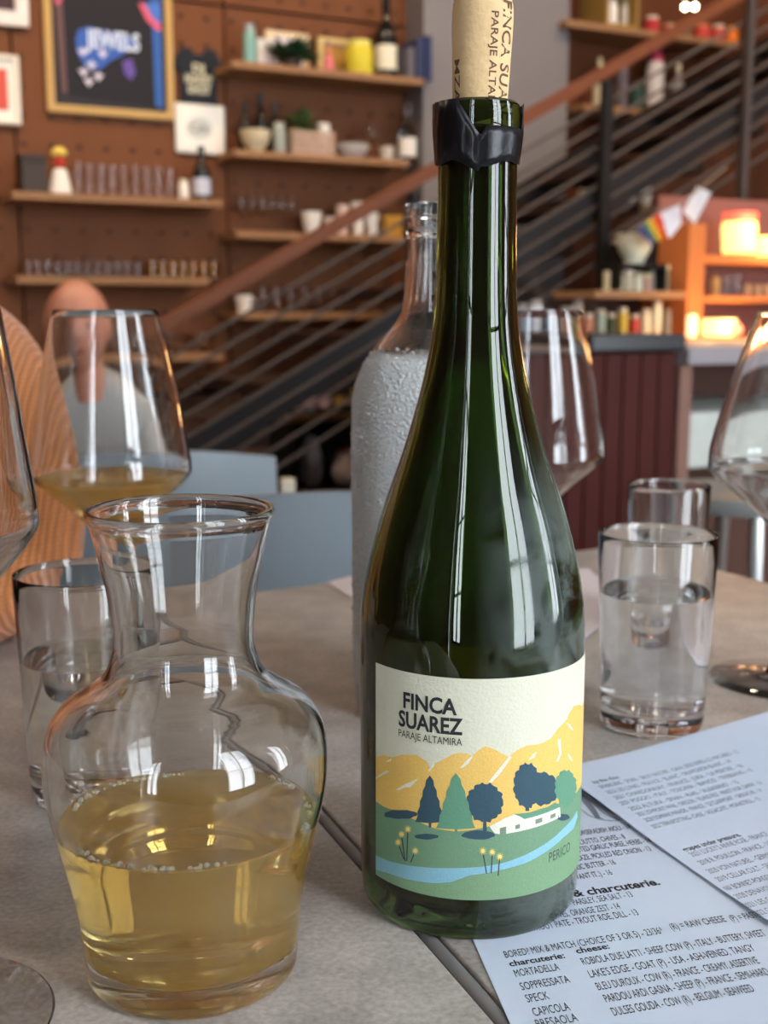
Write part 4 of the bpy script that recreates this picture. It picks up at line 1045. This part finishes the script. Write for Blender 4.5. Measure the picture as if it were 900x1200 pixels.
for i in range(n):
    for j in range(4): fs.append((i * 4 + j, i * 4 + (j + 1) % 4, (i + 1) * 4 + (j + 1) % 4, (i + 1) * 4 + j))
fs += [(0, 1, 2, 3), (n * 4 + 3, n * 4 + 2, n * 4 + 1, n * 4)]
LBL = lm.add(vs, fs).build('paper_label', M_LABEL, bt, 'yes'); LBL['label'] = 'cream paper label with mountains, trees and river'
def clampz(P): return [(min(max(a, la0), la1), min(max(z, lb_), lt)) for a, z in P]
Y_ = lab(232, 190, 100); G1 = lab(110, 148, 116); G2 = lab(122, 158, 120); TL_ = lab(46, 78, 92); TG = lab(94, 146, 118); BLU = lab(134, 186, 204); WH = lab(228, 226, 208); DK = lab(30, 34, 38); FLW = lab(244, 216, 120)
mt = [(118, 440), (150, 433), (180, 442), (215, 432), (265, 433), (300, 455), (312, 478), (330, 464), (390, 432), (415, 425), (445, 430), (460, 437), (480, 418), (505, 403), (535, 412), (585, 440), (620, 415), (650, 400), (690, 396), (712, 388), (735, 375), (760, 340), (790, 310), (800, 285), (815, 262), (836, 256), (842, 262)]
hill = [(118, 592), (150, 615), (200, 632), (265, 664), (330, 692), (400, 702), (450, 698), (520, 684), (600, 650), (700, 622), (780, 596), (815, 572), (828, 560)]
e0 = max(Z4(842, 258)[0], Z4(828, 560)[0])
sheetpoly(clampz([(la0, Z4(122, 440)[1])] + [Z4(*p) for p in mt] + [(la1, Z4(842, 262)[1]), (la1, lb_), (la0, lb_)]), .00003, Y_, 'printed_mountains', LBL)
sheetpoly(clampz([(la0, Z4(122, 594)[1])] + [Z4(*p) for p in hill] + [(la1, Z4(828, 560)[1]), (la1, lb_), (la0, lb_)]), .00006, G1, 'printed_field', LBL)
riv = [(118, 782), (170, 806), (240, 822), (330, 830), (420, 830), (500, 825), (570, 812), (650, 782), (720, 742), (780, 690), (815, 650), (826, 628), (828, 650), (815, 690), (780, 722), (720, 772), (650, 812), (570, 835), (500, 850), (450, 856), (420, 868), (385, 880), (330, 884), (240, 872), (170, 850), (118, 832)]
sheetpoly(clampz([Z4(*p) for p in riv]), .00009, BLU, 'printed_river', LBL)
sheetpoly(clampz([(la0, Z4(122, 834)[1])] + [Z4(*p) for p in [(118, 834), (170, 852), (240, 874), (330, 886), (385, 882), (420, 870), (450, 858), (500, 852), (570, 837), (650, 814), (720, 774), (780, 724), (812, 694)]] + [(la1, Z4(812, 700)[1]), (la1, lb_), (la0, lb_)]), .00009, G2, 'printed_near_field', LBL)
for s_ in ([(122, 512), (160, 488), (172, 492), (140, 508), (122, 518)], [(192, 556), (230, 534), (272, 516), (245, 546), (222, 548), (208, 556)], [(155, 458), (180, 444), (176, 456)], [(305, 488), (325, 462), (330, 468), (312, 490)], [(416, 480), (440, 452), (466, 432), (448, 462), (430, 476)], [(516, 528), (545, 492), (590, 436), (598, 440), (560, 496), (528, 530)], [(655, 452), (672, 430), (686, 422), (676, 442)], [(752, 456), (764, 430), (758, 380), (768, 378), (772, 430), (760, 456)], [(790, 320), (800, 325), (815, 350), (800, 338)], [(794, 428), (804, 440), (812, 458), (798, 446)]):
    sheetpoly(clampz([Z4(*p) for p in s_]), .0001, WH, 'printed_snow', LBL)
def cone_tree(cx, top, bot, w_, mat, d):
    L = []; nn = 9
    for i in range(nn + 1):
        t_ = i / nn; y = top + (bot - top) * t_; hw_ = w_ / 2 * (t_ ** .75)
        L.append((hw_ + (4 if i % 2 else 0) * (i > 0), y))
    pts = [(cx + a, y) for a, y in L] + [(cx + 6, bot + 4), (cx + 5, bot + 20), (cx - 3, bot + 20), (cx - 4, bot + 4)] + [(cx - a, y) for a, y in L[::-1][:-1]]
    sheetpoly([Z4(*p) for p in pts], d, mat, 'printed_tree', LBL)
cone_tree(312, 505, 668, 94, TL_, .00012); cone_tree(403, 496, 690, 128, TG, .00015)
def blob_tree(cx, cy_, rx, ry, mat, d, trunk=None, n=44, sc=.06):
    pts = []
    for k in range(n):
        a = 2 * PI * k / n; j = 1 + sc * math.sin(k * 2.2) + .03 * math.sin(k * 5.1)
        pts.append((cx + rx * math.cos(a) * j, cy_ + ry * math.sin(a) * j))
    sheetpoly([Z4(*p) for p in pts], d, mat, 'printed_tree', LBL)
    if trunk: sheetpoly([Z4(cx - 5, cy_ + ry * .8), Z4(cx + 5, cy_ + ry * .8), Z4(cx + 7, trunk), Z4(cx - 7, trunk)], d, mat, 'printed_trunk', LBL)
blob_tree(504, 600, 64, 68, TL_, .00012, 700)
blob_tree(482, 714, 58, 16, TL_, .00014, n=20, sc=.03)
blob_tree(652, 540, 48, 78, TL_, .00012, 630); blob_tree(705, 552, 56, 58, TL_, .00013, n=34)
blob_tree(786, 548, 38, 62, TG, .00016, 620); blob_tree(210, 642, 58, 16, TL_, .0001, n=22); blob_tree(300, 720, 42, 10, TL_, .0001, n=16); blob_tree(776, 652, 24, 12, TL_, .00017, n=14)
sheetpoly([Z4(*p) for p in [(520, 684), (575, 654), (605, 642), (660, 648), (640, 656), (765, 616), (768, 650), (560, 712), (538, 708), (524, 690)]], .00018, WH, 'printed_house', LBL)
sheetpoly([Z4(*p) for p in [(605, 640), (700, 628), (748, 600), (770, 612), (642, 658), (628, 650)]], .0002, TG, 'printed_roof', LBL)
for q in ([(556, 690), (578, 684), (578, 710), (556, 716)], [(610, 680), (626, 675), (626, 690), (610, 694)], [(680, 660), (704, 652), (704, 668), (680, 676)], [(732, 644), (750, 636), (750, 650), (732, 658)]):
    sheetpoly([Z4(*p) for p in q], .0002, lab(120, 140, 116), 'printed_window', LBL)
for cx_, cy_, bot in ((214, 712, 806), (202, 740, 800), (236, 694, 806), (262, 770, 810), (497, 770, 850), (530, 774, 848), (556, 790, 858)):
    st_ = 516 if cx_ in (497, 530) else cx_
    bx_ = {214: 226, 202: 222, 236: 232, 262: 246, 497: 510, 530: 526, 556: 550}[cx_]
    sheetpoly([Z4(cx_ - 2, cy_), Z4(cx_ + 2, cy_), Z4(bx_ + 2, bot), Z4(bx_ - 2, bot)], .00018, lab(52, 66, 66), 'printed_stem', LBL)
    pts = []
    for k in range(20):
        a = 2 * PI * k / 20; r = 16 if k % 2 == 0 else 6; pts.append((cx_ + r * math.cos(a) * .9, cy_ + r * math.sin(a)))
    sheetpoly([Z4(*p) for p in pts], .0002, FLW, 'printed_flower', LBL)
def label_text(s_, xl, xr, yl, yr, cap, bold, mat, name):
    a0 = Z4(xl, yl)[0]; a1 = Z4(xr, yr)[0]; z = .5 * (Z4(xl, yl)[1] + Z4(xr, yr)[1])
    vs, fs, x0, x1, ch = text2d(s_, bold); m = MB()
    m.add([cylp(a0 + (x - x0) / (x1 - x0) * (a1 - a0), z + y / ch * cap, .00018) for x, y in vs], fs)
    m.build(name, mat, LBL, fix=False)
label_text('FINCA', 220, 407, 262, 295, .0054, .028, DK, 'lettering')
label_text('SUAREZ', 204, 427, 328, 362, .0055, .028, DK, 'lettering')
label_text('PARAJE ALTAMIRA', 204, 425, 367, 400, .0026, .0, DK, 'lettering')
label_text('PERICO', 727, 800, 808, 772, .0036, .0, lab(60, 84, 74), 'lettering')

# cork
ck = thing('cork', 'printed natural cork standing in the neck of the green bottle', 'cork', (BX + .0004, BY, TZ + .2755), 0)
ck.rotation_euler = (0, math.radians(1.2), 0)
H = .0425
MB().lathe(smoothline([(0, 0), (.0088, 0), (.0091, .004), (.0094, .012), (.0099, .024), (.0103, .034), (.0100, .0405), (.0090, .0425), (.006, .0432), (0, .0434)], 3), 48).build('cork_body', M_CORK, ck, True)
def ck_text(s_, ang, z0, z1, hgt, nm):
    vs, fs, x0, x1, ch = text2d(s_, .012); m = MB()
    def f(x, y):
        z = z0 + (x - x0) / (x1 - x0) * (z1 - z0); R = .0094 + (.0103 - .0094) * min(1, max(0, (z - .012) / .02)) + .00012
        a = ang + (y / ch) * hgt / R; return (R * math.sin(a), -R * math.cos(a), z)
    m.add([f(x, y) for x, y in vs], fs); m.build(nm, M_CORKINK, ck, fix=False)
ck_text('FINCA SUAREZ', math.radians(36), .0405, -.002, .0048, 'cork_lettering')
ck_text('PARAJE ALTAMIRA', math.radians(12), .0365, .0, .0026, 'cork_lettering')
ck_text('MZA', math.radians(-68), .022, .008, .003, 'cork_lettering')

# ================================================================== COLD WATER BOTTLE
WX, WY = .0262, .640
wt = thing('water_bottle', 'clear swing-neck water bottle beaded with condensation behind the green bottle', 'bottle', (WX, WY, TZ), 0)
wo = smoothline([(.036, 0), (.0405, .003), (.043, .012), (.0435, .08), (.0435, .155), (.0425, .172), (.038, .186), (.029, .199), (.0185, .212), (.0155, .226), (.0145, .240), (.0135, .252)], 4)
wr = [(.0158, .2525), (.0162, .256), (.0140, .2575), (.0140, .262), (.0156, .263), (.0158, .268), (.0150, .2695), (.0128, .2695)]
wn = smoothline([(.0112, .262), (.0112, .240), (.013, .222), (.017, .209), (.027, .197), (.036, .184), (.0398, .170), (.0405, .150), (.0405, .02), (.036, .009), (0, .008)], 4)
MB().lathe([(0, .001)] + wo + wr + wn, 64).build('glass_body', M_FROST, wt, True)
lv = .188
wi = [(radius_at(wn, lv) + .0002, lv)] + [(r + .0002, z) for r, z in wn if z <= lv]; wi[-1] = (0, .0078)
MB().lathe([(0, lv)] + wi, 48).build('water', M_WATER, wt, True)

# beads of condensation: tiny flattened drops all over the cold part of the glass
rn = random.Random(12); wpr = [q for q in wo if q[1] > .01]
ib = bmesh.new(); bmesh.ops.create_icosphere(ib, subdivisions=1, radius=1); iv = [v.co.copy() for v in ib.verts]; ib.verts.index_update(); if_ = [[v.index for v in f.verts] for f in ib.faces]; ib.free()
dr = MB()
for q in range(4200):
    z = rn.uniform(.012, .196); a = rn.uniform(0, 2 * PI); r = radius_at(wpr, z); k_ = rn.uniform(.00035, .0011) ** 1.0 * (.6 + .8 * rn.random() ** 2)
    ca, sa_ = math.cos(a), math.sin(a)
    o_ = len(dr.v)
    for v in iv:
        t_, h_, n_ = v.x * k_, v.y * k_ * rn.uniform(1.0, 1.2), v.z * k_ * .55
        dr.v.append(((r + n_) * ca - t_ * sa_, (r + n_) * sa_ + t_ * ca, z + h_))
    dr.f += [tuple(i + o_ for i in f) for f in if_]
mdrop = glass('water_drop', (1, 1, 1, 1), 1.33); mdrop.node_tree.nodes['Principled BSDF'].inputs['Transmission Weight'].default_value = .6
do = dr.build('condensation_drops', mdrop, wt, 'all', fix=False); do['kind'] = 'stuff'

# ================================================================== CARAFE
CX, CY = -.0638, .372
ct = thing('carafe', 'round-bellied glass carafe half full of cloudy orange wine', 'carafe', (CX, CY, TZ), 0)
co = smoothline([(.0325, 0), (.0345, .002), (.0350, .006), (.0367, .0244), (.0410, .0454), (.0445, .060), (.0455, .072), (.0442, .083), (.0392, .091), (.0310, .0965), (.0255, .1015), (.0228, .108), (.0222, .114), (.0232, .126), (.0255, .138), (.0278, .1485), (.0288, .1515)], 5)
crim = [(.0294, .1522), (.0296, .1534), (.0291, .1545), (.0281, .1545), (.0274, .1536), (.0272, .152)]
ci = smoothline([(.0262, .1470), (.0240, .137), (.0216, .126), (.0205, .114), (.0211, .107), (.0240, .0995), (.0298, .0945), (.0378, .089), (.0424, .082), (.0436, .072), (.0427, .060), (.0392, .0454), (.0348, .0244), (.0325, .0125), (.029, .0095), (.015, .0085), (0, .0083)], 5)
base = [(0, .0022), (.02, .0020), (.028, .0004)]
MB().lathe(base + co + crim + ci, 96).build('glass_body', M_CARAFE, ct, True)
lv = .0528
def liquid(parent, inn, lv, mat, n=72, men=.0012, name='wine'):
    R = radius_at(inn, lv)
    pr = [(0, lv), (R - .004, lv), (R - .0015, lv + men * .25), (R - .0004, lv + men * .7), (R + .0002, lv + men)] + [(r + .0002, z) for r, z in inn if z < lv]
    pr[-1] = (0, pr[-1][1] - .0002); return MB().lathe(pr, n).build(name, mat, parent, True)
WN = liquid(ct, ci, lv, M_WINE, 96)
bubble_mat = glass('bubble_film', (1, .97, .85, 1), 1.15, .1); bubble_mat.node_tree.nodes['Principled BSDF'].inputs['Transmission Weight'].default_value = .55
bb_ = MB(); rn = random.Random(2); R = radius_at(ci, lv) - .0009
for k in range(150):
    a = rn.uniform(0, 2 * PI)
    if math.sin(a * 3 + .6) < -.35: continue
    r = rn.uniform(.0005, .00105); q = R - rn.uniform(0, .0016)
    bb_.ball((q * math.cos(a), q * math.sin(a), lv + .0003 + rn.uniform(0, .0007)), r, 8)
bo = bb_.build('bubble_ring', bubble_mat, WN, True); bo['kind'] = 'stuff'

# ================================================================== WATER TUMBLERS
def tumbler(x, y, sc, level, label, name='water_glass', w_=1.0):
    t = thing(name, label, 'glass', (x, y, TZ), 0, 'straight water glasses on the table')
    o_ = [(0, .0006), (.022, .0006), (.0245, 0), (.0262, .0015), (.0268, .006), (.0285, .05), (.0305, .1015), (.0303, .1026), (.0297, .1028), (.0291, .1018)]
    i_ = smoothline([(.0288, .099), (.0272, .05), (.0255, .016), (.0245, .0125), (.021, .0112), (0, .0108)], 4)
    o_ = [(r * sc * w_, z * sc) for r, z in o_]; i_ = [(r * sc * w_, z * sc) for r, z in i_]
    MB().lathe(o_ + i_, 64).build('glass_wall', M_GLASS, t, True)
    liquid(t, i_, level, M_WATER, 56, .0008, 'water')
    return t
p = onz(763, 848); tumbler(p.x, p.y, 1.0, .071, 'water glass right of the green bottle, nearly three quarters full')
p = onz(109, 930); tumbler(p.x, p.y, 1.0, .064, 'water glass at left, half hidden behind the carafe')
p = onz(778, 735); tumbler(p.x, p.y, .97, .055, 'farther water glass standing behind the right water glass', w_=.93)

# ================================================================== WINE GLASSES
def wineglass(x, y, label, H=.216, zw=.122, rw=.0470, rr=.0300, zb=.082, level=None, foot=.040, mat=None, sharp=0):
    t = thing('wine_glass', label, 'wine glass', (x, y, TZ), 0, 'stemmed wine glasses on the table')
    ft = [(0, .0006), (foot - .002, .0004), (foot - .001, .0001), (foot, .0007), (foot - .001, .0014), (foot * .5, .0021), (.010, .0040), (.0045, .011)]
    stem = [(.0036, .03), (.0034, zb - .014), (.0044, zb - .005)]
    bo_ = smoothline([(.0044, zb - .005), (.010, zb + .001), (rw * .62, zb + (zw - zb) * .5), (rw * .96, zw - .006), (rw, zw + .002), (rw * .96, zw + .016), (rr + (rw - rr) * .5, zw + (H - zw) * .58), (rr + .0002, H - .001)], 6)
    T = .0009
    bi = smoothline([(rr - T + .0002, H - .001), (rr + (rw - rr) * .5 - T, zw + (H - zw) * .58), (rw * .96 - T, zw + .016), (rw - T, zw + .002), (rw * .96 - T, zw - .0052), (rw * .60, zb + (zw - zb) * .5 + .001), (.010, zb + .0042), (0, zb + .0028)], 6)
    MB().lathe(ft + stem + bo_ + [(rr - .0002, H)] + bi, 80).build('glass_body', M_GLASS, t, True)
    if level: liquid(t, bi, level, mat or M_WINE, 64, .001)
    return t
wineglass(-.1635, .717, 'wine glass with pale orange wine in front of the orange sweater', level=.1165, rw=.0475, rr=.0305)
wineglass(.098, .80, 'empty wine glass directly behind the neck side of the green bottle', rw=.0478, rr=.031)
p = onz(914, 797); wineglass(p.x, p.y, 'empty wine glass cut off by the right edge of the photo', rw=.0465, rr=.0235, zw=.128, zb=.09, foot=.041)
p = onz(-92, 1200); wineglass(p.x, p.y, 'near wine glass cut off by the left edge, its foot at the bottom left corner', H=.250, zw=.156, rw=.0415, rr=.028, zb=.110, foot=.0395, level=.138)

# ================================================================== PEOPLE
def skin(name, pts, edges, mat, parent, sub=2, root=0):
    me = bpy.data.meshes.new(name); me.from_pydata([p[:3] for p in pts], edges, []); me.materials.append(mat)
    o = bpy.data.objects.new(name, me); COL.objects.link(o); o.parent = parent
    s_ = o.modifiers.new('skin', 'SKIN'); me.skin_vertices[0].data
    for i, p in enumerate(pts):
        me.skin_vertices[0].data[i].radius = (p[3], p[4] if len(p) > 4 else p[3])
    for i in range(len(pts)): me.skin_vertices[0].data[i].use_root = (i == root)
    s_.use_smooth_shade = True
    su = o.modifiers.new('sub', 'SUBSURF'); su.levels = sub; su.render_levels = sub
    return o
pa_ = thing('person', 'person in an orange ribbed knit sweater leaning an arm on the table at left', 'person', (-.42, .95, 0), 0)
def Q(x, y, Y, *r):
    p = atY(x, y, Y); return (p.x + .42, p.y - .95, p.z) + r
el = Q(35, 676, .795, .048); 
body = [(-.02, .06, .50, .14, .12), (-.03, .05, .62, .14, .12), (-.04, .03, .78, .15, .11), (-.05, .01, .92, .15, .10), (-.05, 0, 1.00, .09, .08), (-.05, -.01, 1.06, .055),
        Q(-70, 405, .90, .058), Q(-30, 440, .86, .060), Q(14, 560, .825, .053), el, Q(-60, 705, .74, .040), Q(-150, 720, .68, .034),
        (-.2, -.02, .97, .06), (-.25, -.06, .86, .055), (-.24, -.14, .80, .045), (-.15, -.24, .795, .036)]
ed = [(0, 1), (1, 2), (2, 3), (3, 4), (4, 5), (3, 6), (6, 7), (7, 8), (8, 9), (9, 10), (10, 11), (3, 12), (12, 13), (13, 14), (14, 15)]
sw = skin('knit_sweater', body, ed, M_KNIT, pa_, 2); sw['label'] = 'orange ribbed knit sweater'
MB().lathe(smoothline([(.045, 1.07), (.048, 1.10), (.05, 1.13), (.07, 1.15), (.082, 1.20), (.085, 1.25), (.075, 1.31), (.05, 1.345), (0, 1.355)], 4), 24, (-.05, -.01, 0)).build('head', M_SKIN, pa_, 'all')
MB().ball((-.05, .01, 1.265), .098, 20, (1, 1, 1.02)).build('hair', flat(60, 40, 28, .8), pa_, 'all')
MB().lathe([(0, 1.035), (.05, 1.04), (.048, 1.10), (0, 1.11)], 20, (-.05, -.01, 0)).build('neck', M_SKIN, pa_, 'all')
for q, (a, b) in enumerate((((-150, 720), .68),)):
    h = Q(a[0], a[1], b)
    hb = [(h[0], h[1], h[2], .026, .016), (h[0] - .06, h[1] - .02, h[2] - .015, .034, .014), (h[0] - .095, h[1] - .03, h[2] - .018, .03, .012)]
    skin('hand', [hb[0], hb[1], hb[2]] + [(h[0] - .13 - .012 * (1 - abs(i - 1.5) / 1.5), h[1] - .055 + i * .018, h[2] - .02, .009) for i in range(4)] + [(h[0] - .16 - .014 * (1 - abs(i - 1.5) / 1.5), h[1] - .062 + i * .020, h[2] - .028, .0075) for i in range(4)] + [(h[0] - .06, h[1] - .065, h[2] - .015, .010), (h[0] - .09, h[1] - .085, h[2] - .02, .008)],
         [(0, 1), (1, 2)] + [(2, 3 + i) for i in range(4)] + [(3 + i, 7 + i) for i in range(4)] + [(1, 11), (11, 12)], M_SKIN, pa_, 1)
MB().box(-.22, .18, -.15, .25, .42, .455, .012).build('trousers', flat(44, 48, 60, .9), pa_, True)
# the farther person
D2 = 2.7
pc = atY(112, 600, D2)
pb = thing('person', 'blurred person in a grey shirt leaning low behind the left wine glass', 'person', (pc.x, D2, 0), 0)
def Q2(x, y, Y, *r):
    p = atY(x, y, Y); return (p.x - pc.x, p.y - D2, p.z) + r
sh = skin('grey_shirt', [(0.02, .12, .46, .15, .12), (.02, .06, .58, .15, .12), Q2(116, 515, D2 - .02, .15, .10), Q2(104, 462, D2 - .08, .12, .08), Q2(96, 428, D2 - .12, .05),
      Q2(175, 492, D2 - .04, .062), Q2(196, 560, D2 - .1, .052), Q2(180, 620, D2 - .3, .042), Q2(40, 492, D2 - .04, .062), Q2(18, 560, D2 - .1, .052), Q2(40, 620, D2 - .3, .042)],
      [(0, 1), (1, 2), (2, 3), (3, 4), (3, 5), (5, 6), (6, 7), (3, 8), (8, 9), (9, 10)], M_GREYSHIRT, pb, 2)
hp = Q2(91, 383, D2 - .15)
bm = bmesh.new(); bmesh.ops.create_uvsphere(bm, u_segments=28, v_segments=20, radius=1)
for v in bm.verts:
    x, y, z = v.co; jaw = 1 - .28 * max(0, -z) ** 1.2
    v.co = Vector((x * .068 * jaw, y * .085 * (1 - .12 * max(0, -z)), z * .095))
    if y < -.8 and abs(x) < .25 and -.35 < z < .15: v.co.y -= .016
MB().bm(bm).build('head', M_SKIN, pb, 'all', loc=hp)
for sx in (-1, 1):
    MB().ball((hp[0] + sx * .066, hp[1] + .01, hp[2] - .005), .018, 10, (.4, .8, 1.3)).build('ear', M_SKIN, pb, 'all')
    MB().ball((hp[0] + sx * .026, hp[1] - .074, hp[2] + .004), .010, 10, (1, .5, .6)).build('eye', flat(40, 30, 28, .3), pb, 'all')
MB().ball((hp[0], hp[1] - .078, hp[2] - .048), .02, 10, (1, .3, .25)).build('mouth', flat(150, 80, 72), pb, 'all')
MB().tube([(hp[0], hp[1] + .02, hp[2] - .06), (hp[0] + .005, hp[1] + .04, hp[2] - .15)], .042, 14).build('neck', M_SKIN, pb, True)
for sx in (-1, 1):
    MB().tube([(.02 + sx * .09, .12, .50), (.02 + sx * .12, -.3, .48), (.02 + sx * .12, -.34, .05)], [.085, .065, .045], 12).build('trouser_leg', flat(44, 48, 60, .9), pb, True)
st2 = thing('wooden_stool', 'low stool under the person in the grey shirt', 'stool', (pc.x + .02, D2 + .12, 0), 0)
MB().lathe([(0, .36), (.17, .36), (.17, .39), (0, .39)], 20).build('seat', M_SHELF, st2)
for a in range(4): MB().tube([(.11 * math.cos(a * PI / 2 + .7), .11 * math.sin(a * PI / 2 + .7), .36), (.15 * math.cos(a * PI / 2 + .7), .15 * math.sin(a * PI / 2 + .7), 0)], .014, 8).build('leg', M_SHELF, st2)

sa = thing('wooden_stool', 'low stool under the person in the orange sweater', 'stool', (-.45, .98, 0), 0)
MB().lathe([(0, .38), (.17, .38), (.17, .415), (0, .415)], 20).build('seat', M_SHELF, sa)
for a in range(4): MB().tube([(.11 * math.cos(a * PI / 2 + .7), .11 * math.sin(a * PI / 2 + .7), .38), (.15 * math.cos(a * PI / 2 + .7), .15 * math.sin(a * PI / 2 + .7), 0)], .014, 8).build('leg', M_SHELF, sa)
# low cabinet with bits and pieces left of the back bar
VL = 3.02
lc0 = onv(590, 398, VL)[0]; lc1 = onv(684, 398, VL)[0]; zl = onv(640, 397, VL)[1]
lc = thing('low_cabinet', 'low dark cabinet behind the green bottle neck, left of the back bar shelving', 'cabinet', RW(lc0, VL, 0), PHI)
MB().box(0, lc1 - lc0, 0, .2, 0, zl - .021).build('case', M_DARK, lc)
MB().box(-.005, lc1 - lc0 + .004, -.01, .2, zl - .02, zl, .002).build('cabinet_top', flat(70, 56, 50), lc)
for x, w_, h_, c, lb in ((612, 14, 40, (120, 134, 150), 'blue-grey jar on the low dark cabinet, beside the green bottle'), (628, 18, 44, (186, 192, 204), 'pale blue-white jar on the low dark cabinet'), (648, 14, 28, (90, 104, 126), 'small slate blue jar on the low dark cabinet'), (664, 16, 36, (60, 48, 44), 'dark brown jar on the low dark cabinet'), (677, 12, 46, (196, 184, 170), 'tall beige jar at the right end of the low dark cabinet')):
    item('jar', lb, 'jar', x, zl, w_, h_, v=VL + .09, cols=[flat(*c), flat(150, 144, 140)], name='cabinet_jar')
